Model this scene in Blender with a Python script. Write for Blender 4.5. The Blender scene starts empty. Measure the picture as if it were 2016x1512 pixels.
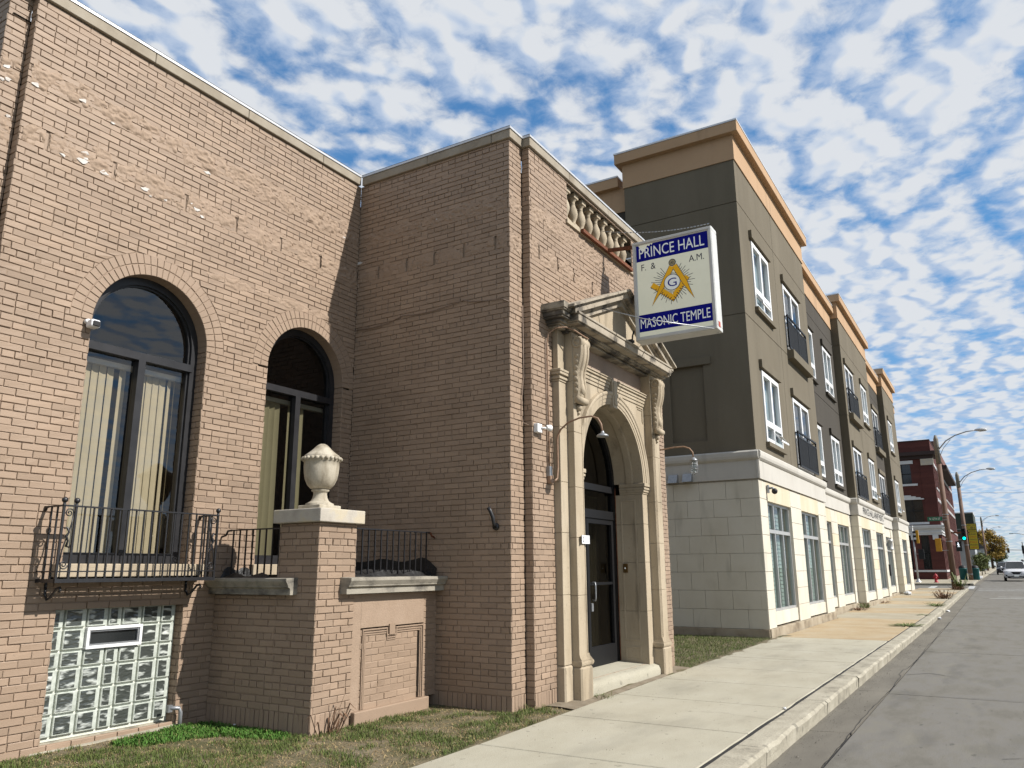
import bpy, math, random
import numpy as np
from mathutils import Vector, Matrix, Quaternion
random.seed(11); rng = np.random.default_rng(5)
PI = math.pi
S = bpy.context.scene
COL = S.collection
# ------------------------------------------------------------------ camera
CAMH = 1.6
_yaw, _pitch, _roll, _f = .54407, .23292, -.0058, 1539.3
_fw = Vector((math.cos(_yaw)*math.cos(_pitch), math.sin(_yaw)*math.cos(_pitch), math.sin(_pitch)))
_rt = Vector((math.sin(_yaw), -math.cos(_yaw), 0)); _up = _rt.cross(_fw)
_r2 = _rt*math.cos(_roll)+_up*math.sin(_roll); _u2 = _up*math.cos(_roll)-_rt*math.sin(_roll)
cd = bpy.data.cameras.new('camera'); cam = bpy.data.objects.new('camera', cd); COL.objects.link(cam)
cd.sensor_width = 36; cd.lens = _f/2016*36; cd.clip_start = .05; cd.clip_end = 6000
m = Matrix((( _r2.x, _u2.x, -_fw.x, 0), (_r2.y, _u2.y, -_fw.y, 0), (_r2.z, _u2.z, -_fw.z, CAMH), (0, 0, 0, 1)))
cam.matrix_world = m; S.camera = cam
# ------------------------------------------------------------------ sun, sky, exposure
SUN = Vector((.1455, -.744, .652)).normalized()          # towards the sun
sl = bpy.data.lights.new('sun', 'SUN'); sl.energy = 5.0; sl.angle = math.radians(.55); sl.color = (1, .962, .912)
so = bpy.data.objects.new('sun', sl); COL.objects.link(so)
so.rotation_euler = (-SUN).to_track_quat('-Z', 'Y').to_euler()
W = bpy.data.worlds.new('World'); S.world = W; W.use_nodes = True
nt = W.node_tree; nt.nodes.clear(); N = nt.nodes.new; LK = nt.links.new
def _math(op, a, b=None, c=None, clamp=False):
    n = N('ShaderNodeMath'); n.operation = op; n.use_clamp = clamp
    for i, v in enumerate((a, b, c)):
        if v is None: continue
        if isinstance(v, (int, float)): n.inputs[i].default_value = v
        else: LK(v, n.inputs[i])
    return n.outputs[0]
out = N('ShaderNodeOutputWorld')
sky = N('ShaderNodeTexSky'); sky.sky_type = 'NISHITA'; sky.sun_disc = False
sky.sun_elevation = math.asin(SUN.z); sky.sun_rotation = math.atan2(SUN.x, SUN.y)
sky.altitude = 200; sky.air_density = 1.0; sky.dust_density = .0; sky.ozone_density = 3.0
bg1 = N('ShaderNodeBackground'); bg1.inputs[1].default_value = .15
hs = N('ShaderNodeHueSaturation'); hs.inputs['Saturation'].default_value = 1.38
LK(sky.outputs[0], hs.inputs['Color'])
def _vm(op, x, y):                                           # soft shoulder so that the bright horizon keeps its colour
    n = N('ShaderNodeVectorMath'); n.operation = op
    for i_, v in enumerate((x, y)):
        if isinstance(v, tuple): n.inputs[i_].default_value = v
        else: LK(v, n.inputs[i_])
    return n.outputs[0]
LK(_vm('DIVIDE', hs.outputs[0], _vm('ADD', (1, 1, 1), _vm('DIVIDE', hs.outputs[0], (3.9, 5.6, 9.6)))), bg1.inputs[0])
tc = N('ShaderNodeTexCoord'); sp = N('ShaderNodeSeparateXYZ'); LK(tc.outputs['Generated'], sp.inputs[0])
den = _math('MAXIMUM', _math('ADD', sp.outputs[2], .10), .06)
cu = _math('DIVIDE', sp.outputs[0], den); cv = _math('DIVIDE', sp.outputs[1], den)
cb = N('ShaderNodeCombineXYZ'); LK(cu, cb.inputs[0]); LK(cv, cb.inputs[1])
def cnoise(scale, detail, rough, dist, off, stretch=(1, 1, 1), rot=0):
    mp = N('ShaderNodeMapping'); mp.inputs['Location'].default_value = off; mp.inputs['Scale'].default_value = stretch
    mp.inputs['Rotation'].default_value = (0, 0, rot)
    LK(cb.outputs[0], mp.inputs[0])
    n = N('ShaderNodeTexNoise'); n.inputs['Scale'].default_value = scale; n.inputs['Detail'].default_value = detail
    n.inputs['Roughness'].default_value = rough; n.inputs['Distortion'].default_value = dist
    LK(mp.outputs[0], n.inputs['Vector']); return n.outputs[0]
def cpuff(scale, off, warp):
    """rounded cloudlets: smooth cells on the deck, pushed about by a noise"""
    mp = N('ShaderNodeMapping'); mp.inputs['Location'].default_value = off; mp.inputs['Rotation'].default_value = (0, 0, .4); mp.inputs['Scale'].default_value = (1, 1.25, 1); LK(cb.outputs[0], mp.inputs[0])
    n = N('ShaderNodeTexNoise'); n.noise_dimensions = '2D'; n.inputs['Scale'].default_value = scale*.8; n.inputs['Detail'].default_value = 2; n.inputs['Roughness'].default_value = .6; LK(mp.outputs[0], n.inputs['Vector'])
    v = N('ShaderNodeVectorMath'); v.operation = 'MULTIPLY_ADD'; LK(n.outputs['Color'], v.inputs[0]); v.inputs[1].default_value = (warp, warp, 0); LK(mp.outputs[0], v.inputs[2])
    w = N('ShaderNodeTexVoronoi'); w.voronoi_dimensions = '2D'; w.feature = 'SMOOTH_F1'; w.inputs['Scale'].default_value = scale; w.inputs['Smoothness'].default_value = .7; LK(v.outputs[0], w.inputs['Vector'])
    return _math('SUBTRACT', 1.0, w.outputs['Distance'])
b_ = cnoise(1.25, 2, .5, .0, (3.1, 1.7, 0)); f_ = cnoise(20, 5, .62, .3, (1.3, 9.2, .9))
p_ = cpuff(8.6, (4.2, 6.1, 0), .16); p2_ = cpuff(8.6, (4.215, 6.065, 0), .16)      # second sample towards the sun: lit and shaded sides
dens = _math('ADD', _math('ADD', _math('MULTIPLY', p_, .46), _math('MULTIPLY', b_, .46)), _math('MULTIPLY', f_, .52))
mr = N('ShaderNodeMapRange'); mr.interpolation_type = 'SMOOTHSTEP'
LK(dens, mr.inputs[0]); mr.inputs[1].default_value = .49; mr.inputs[2].default_value = .85; mr.inputs[3].default_value = .14; mr.inputs[4].default_value = 1.0
fade = N('ShaderNodeMapRange'); LK(sp.outputs[2], fade.inputs[0]); fade.inputs[1].default_value = .0; fade.inputs[2].default_value = .20
fade.inputs[3].default_value = .66; fade.inputs[4].default_value = .96
mask = _math('MULTIPLY', mr.outputs[0], fade.outputs[0], clamp=True)
lit = _math('ADD', _math('MULTIPLY', _math('SUBTRACT', p_, p2_), 1.5), _math('MULTIPLY', dens, .95))
cr = N('ShaderNodeValToRGB'); LK(lit, cr.inputs[0])
cr.color_ramp.elements[0].position = .42; cr.color_ramp.elements[0].color = (.60, .72, .92, 1)
cr.color_ramp.elements[1].position = .90; cr.color_ramp.elements[1].color = (.93, .96, 1.0, 1)
e = cr.color_ramp.elements.new(.66); e.color = (.78, .86, .98, 1)
bg2 = N('ShaderNodeBackground'); bg2.inputs[1].default_value = .57; LK(cr.outputs[0], bg2.inputs[0])
mx = N('ShaderNodeMixShader'); LK(mask, mx.inputs[0]); LK(bg1.outputs[0], mx.inputs[1]); LK(bg2.outputs[0], mx.inputs[2])
LK(mx.outputs[0], out.inputs[0])
S.view_settings.view_transform = 'Standard'; S.view_settings.look = 'None'
S.view_settings.exposure = 0.52; S.view_settings.gamma = 1; S.view_settings.use_curve_mapping = False
S.cycles.max_bounces = 6; S.cycles.transparent_max_bounces = 12
# ------------------------------------------------------------------ helpers
def cross(a, b): return (a[1]*b[2]-a[2]*b[1], a[2]*b[0]-a[0]*b[2], a[0]*b[1]-a[1]*b[0])
def world_loc(o):
    x = Vector((0, 0, 0))
    while o is not None:
        x = x + o.location; o = o.parent
    return x
class MB:
    """collects faces in world coordinates; build() links them as one mesh object"""
    def __init__(s): s.v = []; s.f = []; s.sm = []; s.tone = []
    def add(s, vs, fs, smooth=False):
        b = len(s.v); s.v.extend(vs); s.f.extend([tuple(i+b for i in f) for f in fs]); s.sm.extend([smooth]*len(fs)); return s
    def quad(s, a, b, c, d): return s.add([a, b, c, d], [(0, 1, 2, 3)])
    def box(s, x0, y0, z0, x1, y1, z1):
        v = [(x0,y0,z0),(x1,y0,z0),(x1,y1,z0),(x0,y1,z0),(x0,y0,z1),(x1,y0,z1),(x1,y1,z1),(x0,y1,z1)]
        return s.add(v, [(0,3,2,1),(4,5,6,7),(0,1,5,4),(1,2,6,5),(2,3,7,6),(3,0,4,7)])
    def cbox(s, x0, y0, z0, x1, y1, z1, c=.004):
        lo = (x0,y0,z0); hi = (x1,y1,z1); V = []; idx = {}
        for sx in (0,1):
            for sy in (0,1):
                for sz in (0,1):
                    sg = (sx,sy,sz)
                    for ax in range(3):
                        p = [hi[i] if sg[i] else lo[i] for i in range(3)]
                        for i in range(3):
                            if i != ax: p[i] += -c if sg[i] else c
                        idx[(sg,ax)] = len(V); V.append(tuple(p))
        F = []
        for ax in range(3):
            o = [i for i in range(3) if i != ax]
            for sd in (0,1):
                r = []
                for a, b in ((0,0),(1,0),(1,1),(0,1)):
                    k = [0,0,0]; k[ax] = sd; k[o[0]] = a; k[o[1]] = b; r.append(idx[(tuple(k),ax)])
                F.append(r if (sd == 1) != (ax == 1) else r[::-1])
        for ax in range(3):
            o = [i for i in range(3) if i != ax]
            for a in (0,1):
                for b in (0,1):
                    k0=[0,0,0]; k0[o[0]]=a; k0[o[1]]=b; k1=list(k0); k1[ax]=1; k0=tuple(k0); k1=tuple(k1)
                    r=[idx[(k0,o[0])],idx[(k1,o[0])],idx[(k1,o[1])],idx[(k0,o[1])]]
                    F.append(r if ((a==b)) != (ax==1) else r[::-1])
        for sx in (0,1):
            for sy in (0,1):
                for sz in (0,1):
                    sg=(sx,sy,sz); r=[idx[(sg,0)],idx[(sg,1)],idx[(sg,2)]]
                    F.append(r if (sx+sy+sz)%2 == 1 else r[::-1])
        return s.add(V, F)
    def prism(s, poly, fn, a, b):
        """poly of 2-D points, fn(p,t)->3-D, extruded t from a to b"""
        n = len(poly); v = [fn(p,a) for p in poly]+[fn(p,b) for p in poly]
        f = [tuple(range(n))[::-1], tuple(range(n,2*n))]+[(i,(i+1)%n,n+(i+1)%n,n+i) for i in range(n)]
        return s.add(v, f)
    def tube(s, path, r, n=8, cap=True, rs=None):
        P = [Vector(p) for p in path]; ring = []; V = []; F = []
        up = None
        for i, p in enumerate(P):
            d = (P[min(i+1,len(P)-1)]-P[max(i-1,0)]).normalized()
            if up is None:
                up = Vector((0,0,1)) if abs(d.z) < .9 else Vector((1,0,0))
            u = (up-d*up.dot(d)).normalized(); w = d.cross(u); up = u
            rr = rs[i] if rs else r
            for k in range(n):
                a = 2*PI*k/n; V.append(tuple(p+u*(rr*math.cos(a))+w*(rr*math.sin(a))))
        for i in range(len(P)-1):
            for k in range(n):
                F.append((i*n+k, i*n+(k+1)%n, (i+1)*n+(k+1)%n, (i+1)*n+k))
        s.add(V, F, True)
        if cap:
            b = len(s.v)-len(V)
            s.f.append(tuple(b+k for k in range(n))[::-1]); s.sm.append(False)
            s.f.append(tuple(b+(len(P)-1)*n+k for k in range(n))); s.sm.append(False)
        return s
    def lathe(s, prof, c, n=24, axis='z', squash=1):
        V = []; F = []
        for r, h in prof:
            for k in range(n):
                a = 2*PI*k/n
                if axis == 'z': V.append((c[0]+r*math.cos(a), c[1]+r*math.sin(a), c[2]+h))
                elif axis == 'x': V.append((c[0]+h, c[1]+r*math.cos(a), c[2]+r*math.sin(a)))
                else: V.append((c[0]+r*math.cos(a), c[1]+h, c[2]+r*math.sin(a)))
        for i in range(len(prof)-1):
            for k in range(n): F.append((i*n+k, i*n+(k+1)%n, (i+1)*n+(k+1)%n, (i+1)*n+k))
        return s.add(V, F, True)
    def sphere(s, c, r, n=10, m=7):
        return s.lathe([(max(r*math.sin(PI*i/m),1e-4), -r*math.cos(PI*i/m)) for i in range(m+1)], c, n)
    def bar(s, a, b, w, h=None):
        """square bar from a to b"""
        h = h or w; A = Vector(a); B = Vector(b); d = (B-A).normalized()
        up = Vector((0,0,1)) if abs(d.z) < .95 else Vector((0,1,0))
        x = d.cross(up).normalized()*w/2; y = x.cross(d).normalized()*h/2
        v = [tuple(p+q) for p in (A,B) for q in (-x-y, x-y, x+y, -x+y)]
        return s.add(v, [(3,2,1,0),(4,5,6,7),(0,1,5,4),(1,2,6,5),(2,3,7,6),(3,0,4,7)])
    def mesh(s, name, off=(0,0,0)):
        me = bpy.data.meshes.new(name)
        v = np.array(s.v, dtype=float).reshape(-1,3)-np.array(off)
        me.from_pydata(v.tolist(), [], s.f); me.update()
        if any(s.sm): me.polygons.foreach_set('use_smooth', s.sm)
        if s.tone and len(s.tone) == len(s.v): me.attributes.new('tone','FLOAT','POINT').data.foreach_set('value', s.tone)
        return me
    def build(s, name, mat, parent=None, loc=None):
        """parent given: its child. loc: own origin (top-level one-mesh things)"""
        base = world_loc(parent) if parent else Vector((0,0,0))
        o0 = Vector(loc) if loc else base
        me = s.mesh(name, o0); me.materials.append(mat)
        o = bpy.data.objects.new(name, me); COL.objects.link(o)
        o.parent = parent; o.location = o0-base
        return o
def inst(name, me, parent, loc, rot=None, scale=None):
    o = bpy.data.objects.new(name, me); COL.objects.link(o); o.parent = parent
    o.location = Vector(loc)-world_loc(parent)
    if rot: o.rotation_euler = rot
    if scale: o.scale = scale
    return o
def tag(o, label=None, cat=None, group=None, kind=None):
    if label: o['label'] = label
    if cat: o['category'] = cat
    if group: o['group'] = group
    if kind: o['kind'] = kind
    return o
def thing(name, loc, label, cat, group=None):
    o = bpy.data.objects.new(name, None); COL.objects.link(o); o.location = loc; o.empty_display_size = .2
    return tag(o, label, cat, group)
def copy_tree(o, parent=None):
    c = o.copy(); COL.objects.link(c); c.parent = parent
    for ch in list(o.children): copy_tree(ch, c)
    return c
def bevel(o, w=.006, seg=2):
    b = o.modifiers.new('bevel', 'BEVEL'); b.width = w; b.segments = seg; b.limit_method = 'ANGLE'; b.angle_limit = math.radians(40)
    return o
# ------------------------------------------------------------------ materials
ALB = .70                                   # photographed values -> base colours at this exposure
def mat(name, cols, rough=.8, scale=2.0, detail=6, bump=0, bscale=60, metal=0, stretch=(1,1,1), spec=.35, fine=0, dist=.0, nrough=.6, coat=0, bdet=4):
    """cols: list of (pos, rgb) along a noise; bump: height in metres"""
    M_ = bpy.data.materials.new(name); M_.use_nodes = True; t = M_.node_tree; b = t.nodes['Principled BSDF']
    b.inputs['Roughness'].default_value = rough; b.inputs['Metallic'].default_value = metal
    b.inputs['Specular IOR Level'].default_value = spec; b.inputs['Coat Weight'].default_value = coat
    if isinstance(cols[0], (int, float)): cols = [(0, cols)]
    cols = [(p, tuple(min(.9, v*ALB) for v in c)) for p, c in cols]
    if len(cols) == 1 and not bump:
        b.inputs['Base Color'].default_value = (*cols[0][1], 1); return M_
    g = t.nodes.new('ShaderNodeNewGeometry'); mp = t.nodes.new('ShaderNodeMapping'); mp.inputs['Scale'].default_value = stretch
    t.links.new(g.outputs['Position'], mp.inputs[0])
    if len(cols) > 1:
        n = t.nodes.new('ShaderNodeTexNoise'); n.inputs['Scale'].default_value = scale; n.inputs['Detail'].default_value = detail
        n.inputs['Roughness'].default_value = nrough; n.inputs['Distortion'].default_value = dist
        t.links.new(mp.outputs[0], n.inputs['Vector'])
        r = t.nodes.new('ShaderNodeValToRGB'); t.links.new(n.outputs[0], r.inputs[0])
        for i, (p, c) in enumerate(cols):
            el = r.color_ramp.elements[i] if i < 2 else r.color_ramp.elements.new(p)
            el.position = p; el.color = (*c, 1)
        col = r.outputs[0]
        if fine:
            n2 = t.nodes.new('ShaderNodeTexNoise'); n2.inputs['Scale'].default_value = bscale*1.7; n2.inputs['Detail'].default_value = 3
            t.links.new(g.outputs['Position'], n2.inputs['Vector'])
            mr_ = t.nodes.new('ShaderNodeMapRange'); mr_.inputs[1].default_value = .3; mr_.inputs[2].default_value = .7
            mr_.inputs[3].default_value = 1-fine; mr_.inputs[4].default_value = 1+fine; t.links.new(n2.outputs[0], mr_.inputs[0])
            mm = t.nodes.new('ShaderNodeMix'); mm.data_type = 'RGBA'; mm.blend_type = 'MULTIPLY'; mm.inputs[0].default_value = 1
            t.links.new(col, mm.inputs[6]); t.links.new(mr_.outputs[0], mm.inputs[7]); col = mm.outputs[2]
        t.links.new(col, b.inputs['Base Color'])
    else:
        b.inputs['Base Color'].default_value = (*cols[0][1], 1)
    if bump:
        n3 = t.nodes.new('ShaderNodeTexNoise'); n3.inputs['Scale'].default_value = bscale; n3.inputs['Detail'].default_value = bdet
        t.links.new(g.outputs['Position'], n3.inputs['Vector'])
        bp = t.nodes.new('ShaderNodeBump'); bp.inputs['Strength'].default_value = 1; bp.inputs['Distance'].default_value = bump
        t.links.new(n3.outputs[0], bp.inputs['Height']); t.links.new(bp.outputs[0], b.inputs['Normal'])
    return M_
def glass_mat(name, tint=(.7,.75,.75), f0=.08, rough=.01):
    """thin pane: tinted transmission plus mirror reflection that grows towards grazing (Schlick, same from both sides)"""
    M_ = bpy.data.materials.new(name); M_.use_nodes = True; t = M_.node_tree; t.nodes.clear(); n = t.nodes.new; l = t.links.new
    o = n('ShaderNodeOutputMaterial'); tr = n('ShaderNodeBsdfTransparent'); tr.inputs[0].default_value = (*tint, 1)
    gl = n('ShaderNodeBsdfGlossy'); gl.inputs['Roughness'].default_value = rough
    g = n('ShaderNodeNewGeometry'); d = n('ShaderNodeVectorMath'); d.operation = 'DOT_PRODUCT'; l(g.outputs['Normal'], d.inputs[0]); l(g.outputs['Incoming'], d.inputs[1])
    def mt(op, a, b):
        q = n('ShaderNodeMath'); q.operation = op
        for i_, v in enumerate((a, b)):
            if v is None: continue
            if isinstance(v, (int, float)): q.inputs[i_].default_value = v
            else: l(v, q.inputs[i_])
        return q.outputs[0]
    f = mt('ADD', mt('MULTIPLY', mt('POWER', mt('SUBTRACT', 1.0, mt('ABSOLUTE', d.outputs['Value'], None)), 5.0), 1-f0), f0)
    mxs = n('ShaderNodeMixShader'); l(f, mxs.inputs[0]); l(tr.outputs[0], mxs.inputs[1]); l(gl.outputs[0], mxs.inputs[2])
    l(mxs.outputs[0], o.inputs[0]); return M_
def emit_mat(name, col, st):
    M_ = bpy.data.materials.new(name); M_.use_nodes = True; t = M_.node_tree; b = t.nodes['Principled BSDF']
    b.inputs['Base Color'].default_value = (*col, 1); b.inputs['Emission Color'].default_value = (*col, 1); b.inputs['Emission Strength'].default_value = st; return M_
m_brick = mat('painted_brick', [(.25,(.342,.244,.168)),(.5,(.385,.275,.191)),(.75,(.418,.302,.213))], .62, .9, 8, .0022, 95, fine=.06, nrough=.65, spec=.4)
m_parge = mat('painted_mortar_smear', [(.25,(.338,.244,.170)),(.5,(.392,.284,.20)),(.75,(.435,.32,.23))], .8, 5, 8, .004, 60, fine=.1)
m_chip = mat('bare_plaster_chip', [(.3,(.62,.56,.50)),(.7,(.75,.72,.68))], .85, 8)
m_stone = mat('limestone', [(.22,(.34,.265,.175)),(.42,(.465,.38,.265)),(.60,(.53,.44,.315)),(.82,(.58,.495,.37))], .85, 2.2, 9, .003, 70, stretch=(1,1,.45), fine=.08)
m_stonec = mat('cap_stone', [(.25,(.40,.36,.30)),(.48,(.56,.51,.43)),(.58,(.60,.52,.38)),(.8,(.62,.58,.51))], .85, 3.2, 9, .003, 80, fine=.08)
m_urn = mat('urn_stone', [(.3,(.25,.205,.14)),(.45,(.45,.395,.30)),(.56,(.56,.50,.39)),(.7,(.61,.55,.44))], .9, 5.5, 9, .0015, 60, stretch=(1.6,1.6,.5), fine=.1)
m_sooty = mat('sooty_stone', [(.30,(.05,.046,.04)),(.44,(.13,.115,.095)),(.54,(.40,.35,.27)),(.72,(.50,.44,.35))], .9, 2.1, 9, .004, 60, stretch=(1.4,1,2.0), fine=.1)
m_soot2 = mat('lightly_sooted_stone', [(.30,(.06,.054,.045)),(.40,(.22,.19,.15)),(.47,(.42,.36,.275)),(.72,(.53,.46,.36))], .9, 2.6, 9, .004, 60, stretch=(1.4,1,1.6), fine=.1)
m_ledge = mat('weathered_ledge', [(.28,(.05,.046,.04)),(.40,(.22,.20,.165)),(.50,(.37,.335,.27)),(.75,(.47,.43,.35))], .9, 3.2, 9, .003, 70, stretch=(1,1,1.5), fine=.1)
m_coping = mat('coping_stone', [(.3,(.30,.25,.185)),(.55,(.40,.345,.265)),(.75,(.46,.41,.33))], .85, 3, 8, .002, 70, fine=.06)
m_flash = mat('flashing_metal', [(.3,(.72,.73,.74)),(.7,(.84,.84,.85))], .35, 2, metal=.35)
m_tar = mat('roof_tar', [(.3,(.008,.008,.008)),(.7,(.03,.029,.028))], .45, 9, 6, .01, 25)
m_conc = mat('sidewalk_concrete', [(.25,(.40,.365,.275)),(.48,(.465,.43,.33)),(.60,(.485,.45,.35)),(.8,(.53,.495,.395))], .9, 1.4, 11, .003, 80, fine=.18, stretch=(.7,1.3,1), nrough=.66)
m_conc2 = mat('tan_concrete', [(.3,(.40,.29,.165)),(.5,(.46,.355,.215)),(.7,(.48,.405,.29))], .9, .9, 10, .0025, 120, fine=.10)
m_conc3 = mat('old_concrete', [(.3,(.35,.30,.205)),(.5,(.42,.37,.27)),(.7,(.47,.425,.33))], .9, .8, 10, .0025, 120, fine=.10)
m_kerb = mat('kerb_concrete', [(.28,(.20,.18,.14)),(.42,(.38,.345,.265)),(.6,(.47,.43,.335)),(.8,(.54,.50,.405))], .9, 2.6, 10, .006, 40, fine=.12)
m_road = mat('road_concrete', [(.28,(.125,.115,.095)),(.40,(.166,.154,.127)),(.48,(.190,.177,.149)),(.53,(.194,.183,.162)),(.62,(.208,.194,.160)),(.74,(.235,.22,.182))], .9, 1.0, 12, .003, 90, stretch=(.55,1.5,1), fine=.26, nrough=.70)
def spots(M_, scale, lo, hi, dark, stretch=(1,1,1)):
    """oil spots, gum and stains: darker blotches laid over a material's colour"""
    t = M_.node_tree; b = t.nodes['Principled BSDF']; src = b.inputs['Base Color'].links[0].from_socket
    g = t.nodes.new('ShaderNodeNewGeometry'); mp = t.nodes.new('ShaderNodeMapping'); mp.inputs['Scale'].default_value = stretch; n = t.nodes.new('ShaderNodeTexNoise')
    n.inputs['Scale'].default_value = scale; n.inputs['Detail'].default_value = 4; n.inputs['Roughness'].default_value = .5; t.links.new(g.outputs['Position'], mp.inputs[0]); t.links.new(mp.outputs[0], n.inputs['Vector'])
    r = t.nodes.new('ShaderNodeMapRange'); r.interpolation_type = 'SMOOTHSTEP'; r.inputs[1].default_value = lo; r.inputs[2].default_value = hi; r.inputs[3].default_value = 1; r.inputs[4].default_value = dark; t.links.new(n.outputs[0], r.inputs[0])
    m_ = t.nodes.new('ShaderNodeMix'); m_.data_type = 'RGBA'; m_.blend_type = 'MULTIPLY'; m_.inputs[0].default_value = 1; t.links.new(src, m_.inputs[6]); t.links.new(r.outputs[0], m_.inputs[7]); t.links.new(m_.outputs[2], b.inputs['Base Color'])
m_road2 = mat('gutter_concrete', [(.25,(.125,.112,.09)),(.45,(.172,.156,.126)),(.7,(.225,.205,.165))], .9, 1.3, 11, .003, 90, stretch=(.5,1.5,1), fine=.14)
m_seal = mat('joint_sealant', (.03,.028,.026), .7)
m_soil = mat('lawn_soil', [(.28,(.06,.075,.022)),(.42,(.11,.10,.045)),(.55,(.185,.15,.09)),(.75,(.25,.215,.15))], .95, 2.0, 9, .012, 30, fine=.25)
m_dirt = mat('dirt', [(.3,(.19,.15,.10)),(.7,(.30,.25,.18))], .95, 5, 8, .006, 60, fine=.2)
m_ground = mat('terrain_soil', [(.3,(.07,.075,.04)),(.7,(.15,.14,.09))], .95, .05, 8)
m_iron = mat('black_iron_paint', [(.3,(.012,.012,.014)),(.7,(.022,.022,.025))], .42, 20, 4, .0008, 120, spec=.5)
m_dark = mat('dark_bronze_frame', [(.3,(.018,.018,.02)),(.7,(.035,.034,.036))], .4, 6)
m_glass = glass_mat('window_glass', (.76,.74,.69), .10)
m_glassd = glass_mat('dark_door_glass', (.30,.30,.27), .06)  # dark, less see-through pane of the entrance door
m_glass2 = glass_mat('dusty_window_glass', (.50,.50,.44), .07)
m_interior = mat('dark_interior', (.02,.019,.018), .9)
m_blind = mat('vinyl_blind', [(.3,(.62,.555,.40)),(.7,(.71,.64,.48))], .6, 3)
m_white = mat('white_vinyl', [(.3,(.90,.90,.89)),(.7,(1.0,1.0,.99))], .4, 3)
m_gblock = None
m_mort = mat('pale_grout', [(.3,(.72,.74,.62)),(.7,(.84,.86,.74))], .8, 8)
m_steel = mat('galvanised_steel', [(.3,(.34,.35,.36)),(.7,(.46,.47,.48))], .4, 10, metal=.6)
m_alu = mat('aluminium_frame', [(.3,(.50,.50,.49)),(.7,(.60,.60,.585))], .4, 6, metal=.3)
m_rust = mat('rusty_steel', [(.3,(.13,.042,.018)),(.7,(.24,.085,.035))], .85, 12, 6, .002, 80)
m_copper = mat('painted_conduit', [(.3,(.30,.175,.105)),(.7,(.42,.28,.19))], .6, 20, 5)
m_cable = mat('cable', (.30,.215,.16), .6)
m_black = mat('black_rubber', (.012,.012,.012), .6)
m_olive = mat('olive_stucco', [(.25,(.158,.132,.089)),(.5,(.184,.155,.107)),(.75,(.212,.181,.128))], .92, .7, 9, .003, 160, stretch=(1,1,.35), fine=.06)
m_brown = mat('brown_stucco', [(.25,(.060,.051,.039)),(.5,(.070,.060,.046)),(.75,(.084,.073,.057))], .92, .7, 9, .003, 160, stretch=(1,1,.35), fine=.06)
m_fascia = mat('tan_stucco_fascia', [(.25,(.52,.338,.195)),(.5,(.56,.368,.215)),(.75,(.60,.40,.24))], .9, .7, 9, .002, 160, fine=.05)
m_band = mat('grey_cast_band', [(.25,(.57,.535,.47)),(.5,(.62,.59,.525)),(.75,(.67,.64,.575))], .88, .9, 9, .001, 160, fine=.04)
m_veneer = mat('cream_stone_veneer', [(.25,(.64,.58,.46)),(.42,(.72,.665,.54)),(.58,(.76,.71,.59)),(.78,(.80,.755,.64))], .85, .9, 8, .001, 120, fine=.07)
m_door = mat('black_door_frame', (.010,.010,.011), .5, spec=.25)
m_veneer2 = mat('yellow_stone_veneer', [(.3,(.67,.57,.39)),(.5,(.73,.64,.465)),(.7,(.77,.70,.55))], .85, 1.1, 8, .001, 120, fine=.05, stretch=(1,1,.3))
m_base = mat('stained_base', [(.3,(.22,.17,.11)),(.5,(.42,.35,.25)),(.7,(.50,.43,.32))], .9, 2.2, 8, .003, 50)
m_glassg = glass_mat('storefront_glass', (.72,.80,.77), .08, .02)
m_glassw = glass_mat('apartment_glass', (.72,.80,.82), .10, .01)
m_curtain = mat('curtain', [(.35,(.40,.45,.47)),(.65,(.62,.66,.66))], .8, 1.4)
m_sblind = mat('storefront_blind', [(.35,(.33,.39,.37)),(.65,(.46,.52,.49))], .7, .8)
m_rail = mat('black_railing', (.010,.011,.013), .5)
m_mesh = mat('railing_screen', (.014,.016,.019), .7)
m_cream = mat('sign_cream_acrylic', [(.35,(.52,.52,.42)),(.65,(.58,.58,.48))], .5, 2.5, spec=.15)
m_blue = mat('sign_navy', [(.35,(.005,.006,.20)),(.65,(.007,.01,.24))], .5, 3, spec=.05)
m_gold = mat('sign_gold', [(.35,(.56,.30,.015)),(.65,(.64,.36,.03))], .5, 6, spec=.1)
m_ink = mat('sign_ink', (.015,.018,.05), .4)
m_inkw = mat('sign_white', (.70,.71,.66), .4)
m_signbox = mat('sign_case', [(.3,(.66,.66,.63)),(.7,(.76,.76,.73))], .5, 4)
m_red = mat('dark_red_brick', [(.25,(.075,.022,.017)),(.5,(.105,.030,.023)),(.75,(.14,.044,.033))], .85, .9, 10, .01, 9, stretch=(.4,.4,4), fine=.12)
m_redl = mat('light_red_brick', [(.25,(.16,.075,.06)),(.75,(.24,.115,.09))], .85, 1.2, 8)
m_corn = mat('dark_brown_cornice', (.045,.026,.022), .7)
m_trim = mat('white_trim', [(.3,(.66,.66,.65)),(.7,(.78,.78,.77))], .6, 2)
m_dkglass = mat('dark_window', [(.35,(.012,.014,.015)),(.65,(.045,.05,.05))], .12, .45, spec=.6)
m_hyd = mat('hydrant_red', [(.3,(.33,.012,.02)),(.7,(.45,.022,.03))], .4, 8)
m_sigy = mat('signal_yellow', [(.3,(.52,.25,.01)),(.7,(.62,.33,.02))], .5, 6)
m_green = mat('sign_green', (.005,.17,.095), .4)
m_pole = mat('weathered_pole', [(.3,(.13,.075,.05)),(.5,(.19,.115,.08)),(.7,(.24,.16,.115))], .75, 4, 6, stretch=(3,3,.4))
m_poleg = mat('grey_pole', [(.3,(.16,.145,.115)),(.7,(.24,.225,.19))], .65, 4, stretch=(3,3,.4))
m_bin = mat('teal_bin', [(.3,(.005,.085,.085)),(.7,(.01,.12,.115))], .5, 4)
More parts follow.
